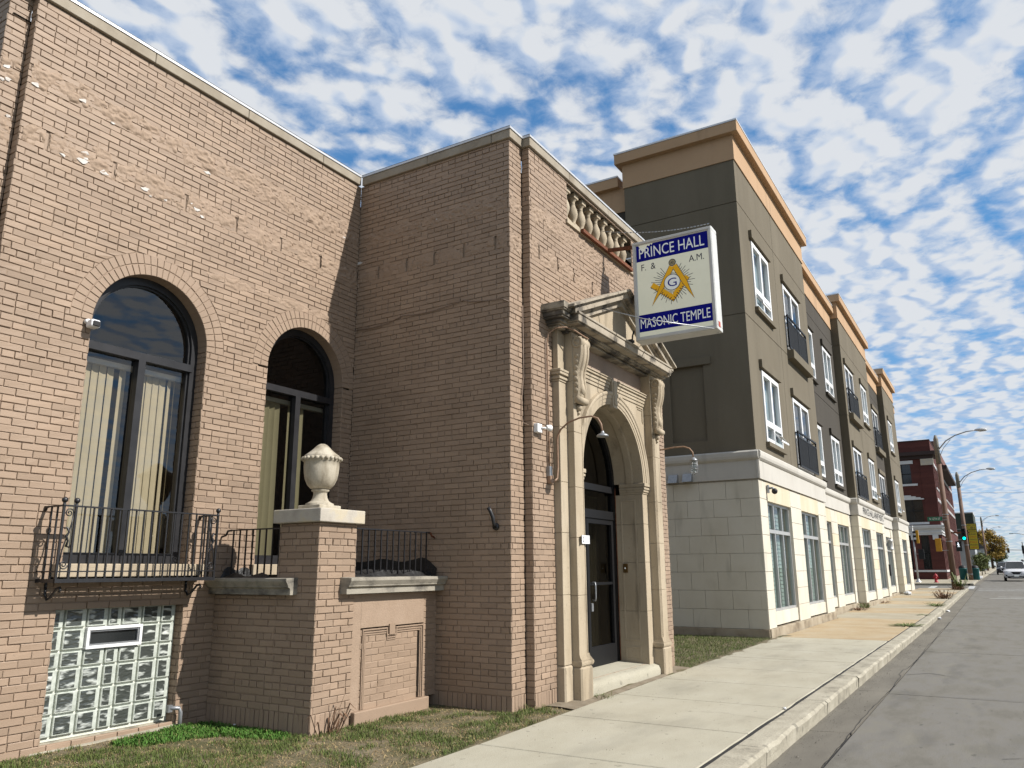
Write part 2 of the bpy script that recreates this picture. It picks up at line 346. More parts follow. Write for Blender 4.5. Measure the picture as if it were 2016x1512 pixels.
m_paint = mat('road_paint', [(.35,(.36,.36,.34)),(.6,(.62,.62,.60))], .8, 4, 8)
m_siding = mat('pale_siding', [(.3,(.40,.43,.44)),(.7,(.50,.53,.54))], .7, 1)
m_roofs = mat('grey_shingle', [(.3,(.06,.06,.065)),(.7,(.11,.11,.115))], .9, 4)
m_groof = mat('green_shingle', [(.3,(.045,.06,.048)),(.7,(.075,.095,.078))], .9, 2)
m_subyel = mat('yellow_sign_face', (.62,.50,.02), .45)
m_subred = mat('red_lettering', (.55,.06,.02), .5)
m_bark = mat('bark', [(.3,(.05,.035,.022)),(.7,(.10,.075,.05))], .9, 9, 6, .01, 30)
m_litter = mat('white_litter', (.75,.75,.75), .6)
m_weedb = mat('dead_weed', [(.3,(.10,.05,.025)),(.7,(.20,.11,.06))], .9, 20)
def leaf_mat(name, a, b, c):
    M_ = mat(name, [(.3,a),(.5,b),(.7,c)], .7, 1.1, 8); bs = M_.node_tree.nodes['Principled BSDF']
    bs.inputs['Subsurface Weight'].default_value = 0; return M_
m_leafy = leaf_mat('yellow_leaves', (.19,.115,.012), (.30,.19,.02), (.40,.26,.03))
m_leafg = leaf_mat('green_leaves', (.035,.055,.012), (.06,.095,.02), (.10,.13,.03))
m_weedg = leaf_mat('weed_leaves', (.08,.11,.025), (.125,.16,.04), (.19,.20,.06))
spots(m_road, 1.1, .54, .70, .78, (.5,1.6,1)); spots(m_road, 6, .67, .73, .62, (.7,1.4,1)); spots(m_road, 40, .60, .70, .8); spots(m_conc, 9, .66, .72, .66); spots(m_conc, 34, .66, .71, .72); spots(m_conc, 1.1, .5, .72, .84, (.6,1.5,1)); spots(m_conc3, 5, .62, .72, .7); spots(m_conc2, 5, .64, .72, .75); spots(m_kerb, 5, .58, .68, .6)
spots(m_brick, 1.3, .52, .74, .90, (1,1,.5)); spots(m_brick, 26, .66, .72, .85); spots(m_stone, 3.4, .54, .70, .72, (1.8,1.8,.28)); spots(m_stone, 22, .62, .72, .8); spots(m_olive, .9, .50, .74, .90, (2.2,2.2,.2)); spots(m_brown, .9, .50, .74, .88, (2.2,2.2,.2)); spots(m_olive, 90, .55, .7, .88); spots(m_fascia, 1.2, .54, .72, .84, (2,2,.3)); spots(m_band, 1.6, .55, .72, .84, (2,2,.3)); spots(m_veneer, 2.2, .56, .74, .84, (1.5,1.5,.4))
def brick_tone(M_):
    """every brick its own slight shade of the paint"""
    t = M_.node_tree; b = t.nodes['Principled BSDF']; src = b.inputs['Base Color'].links[0].from_socket
    a = t.nodes.new('ShaderNodeAttribute'); a.attribute_name = 'tone'; q = t.nodes.new('ShaderNodeMath'); q.operation = 'ADD'; q.inputs[1].default_value = 1; t.links.new(a.outputs['Fac'], q.inputs[0])
    m_ = t.nodes.new('ShaderNodeMix'); m_.data_type = 'RGBA'; m_.blend_type = 'MULTIPLY'; m_.inputs[0].default_value = 1; t.links.new(src, m_.inputs[6]); t.links.new(q.outputs[0], m_.inputs[7]); t.links.new(m_.outputs[2], b.inputs['Base Color'])
brick_tone(m_brick)
# ------------------------------------------------------------------ ground profile: level here, rising gently up the street
_GX = [-2000, 30, 57, 62, 83, 100, 180, 240, 600, 6000]; _GZ = [0, 0, .13, .16, .42, .50, .85, 1.15, 1.3, 1.3]
def gz(x): return float(np.interp(x, _GX, _GZ))
def yo(x): return 0.0 if x < 60 else -.0085*(x-60)
# ------------------------------------------------------------------ setting: terrain, road, kerb, pavement
def strip(mb, xs, ya, yb, za, zb):
    """sheet along X between y=ya and y=yb (functions of x)"""
    for a, b in zip(xs[:-1], xs[1:]):
        mb.quad((a,ya(a),za(a)), (a,yb(a),zb(a)), (b,yb(b),zb(b)), (b,ya(b),za(b)))
mb = MB(); XS = [-900,-60,0,30,57,62,83,100,180,240,600,3000]
for a, b in zip(XS[:-1], XS[1:]):
    mb.quad((a,-2500,gz(a)-.45), (b,-2500,gz(b)-.45), (b,2500,gz(b)-.45), (a,2500,gz(a)-.45))
tag(mb.build('ground', m_ground), kind='structure')
ROADZ = -.15
road = tag(MB().quad((-40,-14,ROADZ-.02),(30,-14,ROADZ-.02),(30,1.62,ROADZ-.02),(-40,1.62,ROADZ-.02)).build('road', m_seal), kind='structure')
# concrete carriageway: panels the photograph lets one tell apart, then one long sheet
cuts_x = [-8, -.5, 6.2, 12.9, 19.5, 26.5, 33.5, 40.5, 47.5, 55, 62.5]
cuts_y = [-14, -9.6, -5.9, -2.2, 1.58]
for i, (a, b) in enumerate(zip(cuts_x[:-1], cuts_x[1:])):
    for c, d in zip(cuts_y[:-1], cuts_y[1:]):
        g = .008; mbp = MB(); n = 3
        j = [random.uniform(-.003,.003) for _ in range(2)]
        z0 = ROADZ+j[0]*.6
        mbp.add([(a+g,c+g,z0+gz(a)),(b-g,c+g,z0+gz(b)),(b-g,d-g,z0+gz(b)),(a+g,d-g,z0+gz(a)),
                 (a+g,c+g,z0-.1),(b-g,c+g,z0-.1),(b-g,d-g,z0-.1),(a+g,d-g,z0-.1)],
                [(0,1,2,3),(4,5,1,0),(5,6,2,1),(6,7,3,2),(7,4,0,3)])
        mbp.build('road_panel', m_road, road)
mb = MB(); xs = [-40,-8]; strip(mb, xs, lambda x:-14, lambda x:1.58, lambda x:ROADZ, lambda x:ROADZ)
xs = [62.5,73,83,100,140,180,240,330,600]
strip(mb, xs, lambda x:-14+yo(x), lambda x:1.6+yo(x), lambda x:ROADZ+gz(x), lambda x:ROADZ+gz(x))
mb.quad((64.4,1.6,ROADZ+gz(64)),(64.4,70,ROADZ+gz(64)),(73.6,70,ROADZ+gz(73)),(73.6,1.5,ROADZ+gz(73)))
tag(mb.build('carriageway', m_road, road))
# gutter pan
gut = MB(); xs = [-8]+[-.5+3.4*k for k in range(19)]+[64.2]
for a, b in zip(xs[:-1], xs[1:]):
    wob = random.uniform(-.01,.01)
    gut.add([(a+.006,1.60+wob,ROADZ+.004+gz(a)),(b-.006,1.60+wob,ROADZ+.004+gz(b)),(b-.006,2.06,ROADZ-.012+gz(b)),(a+.006,2.06,ROADZ-.012+gz(a)),
             (a+.006,1.60,-.4),(b-.006,1.60,-.4)],[(0,1,2,3),(4,5,1,0)])
strip(gut, [73.8,83,100,180,240,600], lambda x:1.6+yo(x), lambda x:2.06+yo(x), lambda x:ROADZ+gz(x)+.004, lambda x:ROADZ+gz(x))
tag(gut.build('gutter', m_road2), kind='structure')
# kerb: separate lengths with worn edges
kerb = tag(MB().box(-8,2.10,-.5,64,2.26,-.2).build('kerb', m_kerb), kind='structure')
def kerb_piece(a, b):
    mbk = MB(); n = max(3, int((b-a)/.22)); V = []; F = []
    for i in range(n+1):
        x = a+.005+(b-a-.01)*i/n; e1 = random.uniform(-.012,.012); e2 = random.uniform(-.014,.008)
        y = yo(x); z = gz(x)
        prof = [(2.045+y,-.30+z),(2.03+y+e1*.5,-.10+z),(2.022+y+e1,-.030+e2+z),(2.05+y+e1,-.004+e2*.4+z),(2.11+y,.0+z),(2.285+y+e1*.3,.001+z),(2.285+y,-.3+z)]
        V += [(x,p,q) for p, q in prof]
    k = 7
    for i in range(n):
        for j in range(k-1): F.append((i*k+j,(i+1)*k+j,(i+1)*k+j+1,i*k+j+1))
    F += [tuple(range(k))[::-1], tuple(n*k+j for j in range(k))]
    mbk.add(V,F); return mbk.build('kerb_stone', m_kerb, kerb)
x = -8.0
while x < 63:
    L_ = random.choice([2.6,3.0,3.4]); kerb_piece(x, min(x+L_,63.6)); x += L_
for a, b in ((74,100),(100,180),(180,240),(240,420)): kerb_piece(a,b)
# pavement slabs
pave = tag(MB().box(-8,2.3,-.25,63.3,4.35,-.06).build('sidewalk', m_seal), kind='structure')
def inner(x): return float(np.interp(x, [-8,7.2,11.1,20.1,28], [4.33,4.42,4.56,4.70,4.70]))
def slab(x0, x1, y0, y1f, m, top=0.0, tilt=.004, crown=0):
    t = [top+random.uniform(-tilt,tilt)*.5 for _ in range(4)]; g = .010; c = .012
    P = [(x0+g,y0+g,t[0]+gz(x0)),(x1-g,y0+g,t[1]+gz(x1)),(x1-g,y1f(x1)-g,t[2]+gz(x1)),(x0+g,y1f(x0)-g,t[3]+gz(x0))]
    V = []
    for (x,y,z),(sx,sy) in zip(P,((1,1),(-1,1),(-1,-1),(1,-1))): V.append((x+sx*c,y+sy*c,z))
    for (x,y,z) in P: V.append((x,y,z-c*.8))
    for (x,y,z) in P: V.append((x,y,z-.14))
    F = [(0,1,2,3)]
    for k in range(4):
        F.append((4+k,4+(k+1)%4,(k+1)%4,k)); F.append((8+k,8+(k+1)%4,4+(k+1)%4,4+k))
    return MB().add(V,F).build('slab', m, pave)
xs = [6.63+1.72*k for k in range(-8,8)]+[20.05]
xs[-2] = 18.6
for a, b in zip(xs[:-1], xs[1:]): slab(a,b,2.325,inner,m_conc)
slab(20.05,24.2,2.31,inner,m_conc2); slab(24.2,28.4,2.31,inner,m_conc2)
x = 28.4; k = 0
while x < 63:
    w_ = 3.44; e_ = min(x+w_,63.4)
    slab(x,e_,2.31,lambda q: 5.0 if q > 28.3 else 4.7, m_conc3 if k%2 == 0 else m_conc2); x += w_; k += 1
# tar line between kerb and pavement
mb = MB(); xs = [-8+.35*k for k in range(204)]
wv = [random.uniform(-.008,.008) for _ in xs]
for (a,wa),(b,wb) in zip(zip(xs[:-1],wv[:-1]),zip(xs[1:],wv[1:])):
    mb.quad((a,2.288+wa*.4,-.006+gz(a)),(b,2.288+wb*.4,-.006+gz(b)),(b,2.332+wb,-.004+gz(b)),(a,2.332+wa,-.004+gz(a)))
mb.build('joint_seal', m_seal, pave)
# wandering crack along the gutter joint
mb = MB(); xs = [4+.22*k for k in range(120)]; yy = [1.60+.018*math.sin(x*1.3)+random.uniform(-.012,.012)+(.05 if 15<x<16 else 0) for x in xs]
for i in range(len(xs)-1):
    w0 = .003+.0035*random.random(); mb.quad((xs[i],yy[i]-w0,ROADZ+.006),(xs[i+1],yy[i+1]-w0,ROADZ+.006),(xs[i+1],yy[i+1]+w0,ROADZ+.006),(xs[i],yy[i]+w0,ROADZ+.006))
mb.build('road_crack', m_seal, road)
# pavement on the far side of the cross street, and beside the far kerb
mb = MB(); xs = [73.8,83,100,140,180,240,420]
strip(mb, xs, lambda x:2.29+yo(x), lambda x:7.2+yo(x), lambda x:gz(x), lambda x:gz(x))
mb.quad((73.8,2.29,gz(73.8)-.3),(73.8,40,gz(73.8)-.3),(73.8,40,gz(73.8)),(73.8,2.29,gz(73.8)))
mb.quad((73.8,7,gz(73.8)),(73.8,40,gz(73.8)),(87,40,gz(87)),(87,7,gz(87)))
tag(mb.build('far_sidewalk', m_conc3), kind='structure')
# painted markings on the cross street: zebra bars and stop lines
mark = tag(MB().quad((63.1,-13,ROADZ+gz(63)+.006),(63.1,1.4,ROADZ+gz(63)+.006),(63.45,1.4,ROADZ+gz(63.4)+.006),(63.45,-13,ROADZ+gz(63.4)+.006)).build('road_markings', m_paint), kind='structure')
MB().quad((66,-13,ROADZ+gz(66)+.006),(66,1.4,ROADZ+gz(66)+.006),(66.3,1.4,ROADZ+gz(66.3)+.006),(66.3,-13,ROADZ+gz(66.3)+.006)).build('painted_bar', m_paint, mark)
for y0, y1 in ((4.3,4.75),(1.75,2.15)):
    MB().quad((66.4,y0,ROADZ+gz(66)+.012),(71.8,y0,ROADZ+gz(71.8)+.012),(71.8,y1,ROADZ+gz(71.8)+.012),(66.4,y1,ROADZ+gz(66)+.012)).build('painted_bar', m_paint, mark)
for x0, y0 in ((50,-.9),(52.2,-1.3)):
    MB().quad((x0,y0,ROADZ+gz(x0)+.006),(x0+.5,y0,ROADZ+gz(x0)+.006),(x0+.6,y0+1.6,ROADZ+gz(x0)+.006),(x0+.2,y0+1.5,ROADZ+gz(x0)+.006)).build('painted_bar', m_paint, mark)

# cracks and gutter grit
def crack(par, pts, z, w, nm):
    mb = MB(); P=[pts[0]]
    for a,b in zip(pts[:-1],pts[1:]):
        n=max(2,int(math.hypot(b[0]-a[0],b[1]-a[1])/.09))
        for i in range(1,n+1): P.append((a[0]+(b[0]-a[0])*i/n+random.gauss(0,.012),a[1]+(b[1]-a[1])*i/n+random.gauss(0,.012)))
    for (a,b) in zip(P[:-1],P[1:]):
        dx,dy=b[0]-a[0],b[1]-a[1]; L_=math.hypot(dx,dy)+1e-6; q=w*random.uniform(.4,1.2)/2; nx,ny=-dy/L_*q,dx/L_*q
        mb.quad((a[0]-nx,a[1]-ny,z),(b[0]-nx,b[1]-ny,z),(b[0]+nx,b[1]+ny,z),(a[0]+nx,a[1]+ny,z))
    mb.build(nm, m_seal, par)
crack(road,[(15.2,1.55),(15.6,1.2),(15.3,.9)],ROADZ+.007,.02,'road_crack'); crack(road,[(9.1,.2),(9.6,-.5),(9.4,-1.3)],ROADZ+.007,.008,'road_crack'); crack(road,[(22.5,.9),(23.3,.1),(23.1,-.9),(24.0,-1.9)],ROADZ+.007,.009,'road_crack'); crack(road,[(12.9,1.5),(13.0,-.6),(12.9,-2.1)],ROADZ+.007,.012,'road_crack')
crack(pave,[(9.2,2.35),(9.35,2.9),(9.25,3.3)],.006,.005,'pavement_crack'); crack(pave,[(14.6,4.6),(14.9,4.0),(14.7,3.5),(15.0,2.9)],.006,.005,'pavement_crack')
V=[];F=[]
for k in range(2600):
    x=4+26*random.random()**1.3; y=2.02-abs(random.gauss(0,.16)) if random.random()<.75 else random.uniform(-3,2.0)
    s_=random.uniform(.002,.007)*(1 if random.random()<.95 else 2); z=ROADZ+.002; b_=len(V); a=random.uniform(0,6.3)
    for q in range(3): V.append((x+s_*math.cos(a+q*2.1),y+s_*math.sin(a+q*2.1),z))
    V.append((x,y,z+s_*.9)); F += [(b_,b_+1,b_+3),(b_+1,b_+2,b_+3),(b_+2,b_,b_+3)]
tag(MB().add(V,F).build('gutter_grit', mat('grit',[(.35,(.10,.09,.075)),(.65,(.34,.31,.26))],.95,40)),'fine grit and crumbs lying along the gutter','grit',kind='stuff')
V=[];F=[]
for k in range(900):
    x=4+20*random.random(); y=random.uniform(2.05,4.6) if random.random()<.6 else 4.5+random.gauss(0,.08)
    if y>inner(x)+.1: continue
    s_=random.uniform(.002,.006); z=.001; b_=len(V); a=random.uniform(0,6.3)
    for q in range(3): V.append((x+s_*math.cos(a+q*2.1),y+s_*math.sin(a+q*2.1),z))
    V.append((x,y,z+s_*.9)); F += [(b_,b_+1,b_+3),(b_+1,b_+2,b_+3),(b_+2,b_,b_+3)]
tag(MB().add(V,F).build('pavement_crumbs', mat('crumbs',[(.35,(.10,.085,.06)),(.65,(.25,.21,.15))],.95,40)),'dark crumbs of soil and leaf on the pavement','grit',kind='stuff')
# ------------------------------------------------------------------ the brick hall
HALL = thing('brick_hall', (8.2,7.6,0), 'tan painted brick hall with arched windows and limestone portal', 'building')
ZT = 7.31                                  # brickwork top
CH, BL, JT = .0696, .230, .0082             # course height, brick pitch, joint
ZV = Vector((0,0,1))
def wallpt(O, U, Nn):
    O = Vector(O); U = Vector(U); Nn = Vector(Nn)
    return lambda u, z, d: tuple(O+U*u+ZV*z+Nn*d)
def arch_half(h, z):
    """half width of an opening (cx,hw,z0,spring,Rout) at height z, None outside"""
    cx, hw, z0, sp_, R_ = h
    if z < z0 or z > sp_+R_: return None
    if z < sp_: return hw
    return math.sqrt(max(R_*R_-(z-sp_)**2, 0))
def lay(u0, u1, z0, z1, arches=(), rects=(), phase=0.0, soldier=0.0, header_every=7):
    """brick outlines of a wall: list of (ub0,ub1,ut0,ut1,za,zb,full)"""
    res = []; z = z0; c = 0
    if soldier:
        u = u0
        while u < u1-.03:
            e_ = min(u+CH,u1); res.append((u+JT/2,e_-JT/2,u+JT/2,e_-JT/2,z0,z0+soldier-JT,False)); u += CH
        z = z0+soldier
    while z < z1-.02:
        zt = min(z+CH,z1); za = z; zb = zt-JT; zm = (za+zb)/2
        ex = []
        for h in arches:
            if arch_half(h,zm) is None: continue
            hb = arch_half(h,za); ht = arch_half(h,zb); hm = arch_half(h,zm)
            hb = hm if hb is None else hb; ht = hm if ht is None else ht
            if za < h[3] < zb: hb = ht
            ex.append((h[0]-hb,h[0]+hb,h[0]-ht,h[0]+ht))
        for r in rects:
            if r[2] <= zm <= r[3]: ex.append((r[0],r[1],r[0],r[1]))
        ex.sort(); segs = []; L = (u0,u0)
        for e_ in ex:
            segs.append((L[0],e_[0],L[1],e_[2])); L = (e_[1],e_[3])
        segs.append((L[0],u1,L[1],u1))
        head = header_every and c%header_every == 3
        pl = BL/2 if head else BL
        off = phase+(0 if c%2 else pl/2)
        for (lb,rb,lt,rt) in segs:
            if (rb+rt)-(lb+lt) < .03: continue
            mn = min(lb,lt); mxx = max(rb,rt)
            k = math.floor((mn-off)/pl)
            while off+k*pl < mxx:
                s0 = off+k*pl+JT/2; s1 = s0+pl-JT; k += 1
                a0, a1 = max(s0,lb+(JT/2 if lb>u0 else 0)), min(s1,rb-(JT/2 if rb<u1 else 0))
                b0, b1 = max(s0,lt+(JT/2 if lt>u0 else 0)), min(s1,rt-(JT/2 if rt<u1 else 0))
                if (a1-a0)+(b1-b0) < .03: continue
                if a1 < a0: a0 = a1 = (a0+a1)/2
                if b1 < b0: b0 = b1 = (b0+b1)/2
                full = (not head) and abs(a1-a0-(BL-JT)) < 1e-6 and abs(b1-b0-(BL-JT)) < 1e-6 and abs(zb-za-(CH-JT)) < 1e-6
                res.append((a0,a1,b0,b1,za,zb,full))
        z = zt; c += 1
    return res
def brick_into(mb, P, b, d0=0.0, dep=.014):
    a0,a1,b0,b1,za,zb,_ = b; c = .0035
    j = random.gauss(0,.0016); t = [d0+j+random.gauss(0,.0013) for _ in range(4)]
    vz = random.gauss(0,.0013); q = [random.gauss(0,.0016)+(vz if k%2 else 0) for k in range(8)]
    if a1-a0 > .05:                         # uneven perpends, some smeared shut
        q[0] += random.gauss(0,.0018); q[6] = q[0]+random.gauss(0,.0012)
        e_ = JT*.9 if random.random() < .10 else random.gauss(0,.0018)
        q[2] += e_; q[4] = q[2]+random.gauss(0,.0012)
    V = [P(a0,za,d0-dep),P(a1,za,d0-dep),P(b1,zb,d0-dep),P(b0,zb,d0-dep),
         P(a0+q[0],za+q[1],t[0]-c),P(a1+q[2],za+q[3],t[1]-c),P(b1+q[4],zb+q[5],t[2]-c),P(b0+q[6],zb+q[7],t[3]-c),
         P(a0+c,za+c,t[0]),P(a1-c,za+c,t[1]),P(b1-c,zb-c,t[2]),P(b0+c,zb-c,t[3])]
    F = [(8,9,10,11)]
    for k in range(4):
        n = (k+1)%4; F += [(k,n,4+n,4+k),(4+k,4+n,8+n,8+k)]
    mb.add(V,F); mb.tone += [max(-.2,min(.14,random.gauss(0,.05)))]*12
# shared single-brick meshes for the bricks that show largest (local: u along x, z up, face at y=0 looking -y)
BM = []
for k in range(6):
    t_ = MB(); brick_into(t_, lambda u,z,d:(u,-d,z), (0,BL-JT,0,BL-JT,0,CH-JT,True)); me = t_.mesh('brick'); me.materials.append(m_brick); BM.append(me)
CANDS = []                                  # (distance, wall object, location, rotation z)
def brick_wall(name, O, U, Nn, u0, u1, z0, z1, arches=(), rects=(), phase=0.0, soldier=0.0, back=.012, pick=False, rot=0.0, skip_back=False):
    P = wallpt(O,U,Nn); bs = lay(u0,u1,z0,z1,arches,rects,phase,soldier)
    # backing wall, course by course, with the same openings
    bk = MB(); z = z0
    while z < z1-.005:
        zt = min(z+CH,z1); zm = (z+zt)/2; ex = []
        for h in arches:
            hh = arch_half((h[0],h[1],h[2],h[3],h[4]-.09),zm)
            if hh is not None: ex.append((h[0]-hh,h[0]+hh))
        for r in rects:
            if r[2] <= zm <= r[3]: ex.append((r[0],r[1]))
        ex.sort(); L = u0
        for a,b in ex+[(u1,u1)]:
            if a-L > .001: bk.quad(P(L,z,-back),P(a,z,-back),P(a,zt,-back),P(L,zt,-back))
            L = max(L,b)
        z = zt
    wall = bk.build(name, m_brick, HALL)
    rest = MB(); cam_ = Vector((0,0,CAMH))
    for b in bs:
        if pick and b[6]:
            c_ = Vector(P(b[0],b[4],0)); CANDS.append(((c_-cam_).length, wall, c_, rot, b, P, rest))
        else: brick_into(rest,P,b)
    REST.append((rest,wall)); return wall
REST = []
# openings
W1 = (5.005,.695,1.68,4.105,.93); W2 = (7.30,.68,1.68,4.125,.915)
slots_main = [(u,u+.032,5.73,5.93) for u in (3.62,4.33,5.22,5.95,6.68,7.40)]
gb_rect = (4.31,5.69,.065,1.275)
YM = 7.63
wall_m = brick_wall('main_wall',(0,YM,0),(1,0,0),(0,-1,0),3.37,8.19,-.07,ZT,[W1,W2],slots_main+[gb_rect,(4.22,5.85,1.55,1.68),(6.55,8.06,1.55,1.68)],pick=True)
wall_c = brick_wall('corner_strip',(0,YM+.12,0),(1,0,0),(0,-1,0),3.16,3.37,-.07,ZT,pick=True)
brick_wall('strip_return',(3.37,YM,0),(0,1,0),(-1,0,0),0,.12,-.07,ZT)
brick_wall('end_wall',(3.16,YM+.12,0),(0,1,0),(-1,0,0),0,1.3,-.07,ZT)
XS_ = 8.19; YC = 4.98; YF = 4.86
slots_side = [(YM-y,YM-y+.03,5.73,5.93) for y in (7.23,6.71,6.22,5.72,5.21)]
wall_s = brick_wall('wing_side_wall',(XS_,YM,0),(0,-1,0),(-1,0,0),0,YM-YC,-.03,ZT,rects=slots_side,phase=.03,soldier=.205)
wall_fs = brick_wall('front_corner_strip',(0,YC,0),(1,0,0),(0,-1,0),8.19,8.52,-.03,ZT,soldier=.205)
brick_wall('front_strip_return',(8.52,YC,0),(0,-1,0),(-1,0,0),0,YC-YF,-.03,ZT)
BALU = (9.66,12.14,6.66,7.28)
slots_f = [(u,u+.034,5.72,5.94) for u in (8.75,9.30,9.80,10.44,11.0,11.6)]
PORT = (9.12,12.68,-.2,5.0)
wall_f = brick_wall('front_wall',(0,YF,0),(1,0,0),(0,-1,0),8.52,13.28,-.03,ZT,rects=[BALU,PORT]+slots_f,phase=.05,soldier=.205)
wall_fr = brick_wall('front_corner_strip',(0,YC,0),(1,0,0),(0,-1,0),13.28,13.61,-.03,ZT)
# terrace box with its corner pier
TX, TY = 6.09, 6.06
wall_t = brick_wall('terrace_side_wall',(TX,YM,0),(0,-1,0),(-1,0,0),0,YM-TY-.585,-.03,1.345,phase=.08,soldier=.225)
brick_wall('pier_side_face',(TX,TY+.585,0),(0,-1,0),(-1,0,0),0,.585,-.03,2.1,phase=.02,soldier=.225)
brick_wall('pier_front_face',(0,TY,0),(1,0,0),(0,-1,0),TX,6.665,-.03,2.1,phase=.03,soldier=.225,pick=True)
brick_wall('pier_inner_face',(6.665,TY,0),(0,1,0),(1,0,0),0,.585,1.5,2.1)
brick_wall('pier_rear_face',(6.665,TY+.585,0),(-1,0,0),(0,1,0),0,.575,1.5,2.1)
brick_wall('terrace_front_wall',(0,TY+.02,0),(1,0,0),(0,-1,0),6.665,8.19,.13,1.345,rects=[(6.80,7.86,.93,1.345),(6.68,6.80,.13,1.345),(7.82,7.93,.13,1.0)],phase=.1,back=.005)
brick_wall('window_jamb',(5.70,YM+.2,0),(0,-1,0),(-1,0,0),0,.2,1.68,4.105,phase=.0)
brick_wall('window_jamb',(7.98,YM+.2,0),(0,-1,0),(-1,0,0),0,.2,1.68,4.125,phase=.0)
brick_wall('window_jamb',(4.31,YM,0),(0,1,0),(1,0,0),0,.2,1.68,4.105,phase=.0)
brick_wall('window_jamb',(6.62,YM,0),(0,1,0),(1,0,0),0,.2,1.68,4.125,phase=.0)
brick_wall('basement_jamb',(5.69,YM+.16,0),(0,-1,0),(-1,0,0),0,.16,.065,1.275)
brick_wall('basement_jamb',(4.31,YM,0),(0,1,0),(1,0,0),0,.16,.065,1.275)
CANDS.sort(key=lambda c: c[0])
for i, (d_, wall, loc, rot, b, P, rest) in enumerate(CANDS):
    if i < 300:
        o = inst('brick', BM[i%6], wall, loc+Vector((random.uniform(-.001,.001),random.uniform(-.0015,.0015),0)))
    else: brick_into(rest,P,b)
for rest, wall in REST:
    o = rest.build('bricks', m_brick, wall); tag(o, kind='stuff')
# flat backing for the parged parts of the terrace front
tf = MB()
tf.box(6.668,TY+.012,.10,6.80,TY+.12,1.345)
tf.box(6.80,TY+.012,.98,7.86,TY+.12,1.345); tf.box(7.86,TY+.014,.98,7.93,TY+.12,1.345)
bevel(tf.build('parged_panel', m_parge, HALL), .004)
pm = MB()                                   # panel moulding, with the dropped key at the top
for k, (o_, d_) in enumerate(((0,.016),(.028,.011),(.052,.006))):
    x0, x1, z0, z1 = 6.83+o_, 7.925-o_, .14, .965-o_
    kx0, kx1 = 7.33-.075+o_*.3, 7.33+.075-o_*.3
    t = .016
    y0 = TY+.02-d_; y1 = TY+.06
    pm.box(x1-t,y0,z0,x1,y1,z1); pm.box(x0,y0,z1-t,kx0,y1,z1); pm.box(kx1,y0,z1-t,x1-t,y1,z1)
    pm.box(x0,y0,z0,x0+t,y1,z1-t)
    pm.box(kx0-t,y0,z1-t-.075,kx0,y1-.002,z1-t); pm.box(kx1,y0,z1-t-.075,kx1+t,y1-.002,z1-t); pm.box(kx0,y0,z1-t-.075,kx1,y1-.002,z1-t-.06)
bevel(pm.build('panel_moulding', m_brick, HALL),.003)
bevel(MB().box(6.69,TY-.045,-.1,7.99,TY+.06,.135).build('panel_plinth', m_brick, HALL), .012, 3)
MB().box(7.325-.05,TY-.004,.885,7.325+.05,TY+.05,1.0).build('panel_key', m_brick, HALL)
# vousoirs: two rowlock rings per window
for (cx,hw,z0,sp_,R_) in (W1,W2):
    nv = 33
    for ring,(ra,rb,dep) in enumerate(((hw,hw+.113,.20),(hw+.122,hw+.235,.02))):
        t_ = MB(); a = PI/nv; ra_ = ra+.0; ha = (PI/nv)*ra-JT*.75; hb = (PI/nv)*rb-JT*.75
        c = .004; V = [(-ha/2,dep,ra),(ha/2,dep,ra),(hb/2,dep,rb),(-hb/2,dep,rb),(-ha/2,c,ra),(ha/2,c,ra),(hb/2,c,rb),(-hb/2,c,rb),
             (-ha/2+c,0,ra+c),(ha/2-c,0,ra+c),(hb/2-c,0,rb-c),(-hb/2+c,0,rb-c)]
        F = [(8,9,10,11)]+[q for k in range(4) for q in ((k,(k+1)%4,4+(k+1)%4,4+k),(4+k,4+(k+1)%4,8+(k+1)%4,8+k))]
        me = t_.add(V,F).mesh('voussoir'); me.materials.append(m_brick)
        for k in range(nv):
            th = PI*(k+.5)/nv-PI/2
            inst('voussoir', me, wall_m, (cx,YM+random.uniform(-.002,.002)+.001,sp_), (0,th,0))
    an = MB(); n = 60                       # mortar bed behind the rings, with the soffit of the reveal
    for k in range(n):
        a, b = PI*k/n, PI*(k+1)/n
        p = lambda r,t,y: (cx-r*math.cos(t),y,sp_+r*math.sin(t))
        an.quad(p(hw+.004,a,YM+.010),p(hw+.004,b,YM+.010),p(R_+.012,b,YM+.010),p(R_+.012,a,YM+.010))
        an.quad(p(hw+.004,a,YM+.010),p(hw+.004,b,YM+.010),p(hw+.004,b,YM+.22),p(hw+.004,a,YM+.22))
    an.build('arch_bed', m_brick, wall_m)
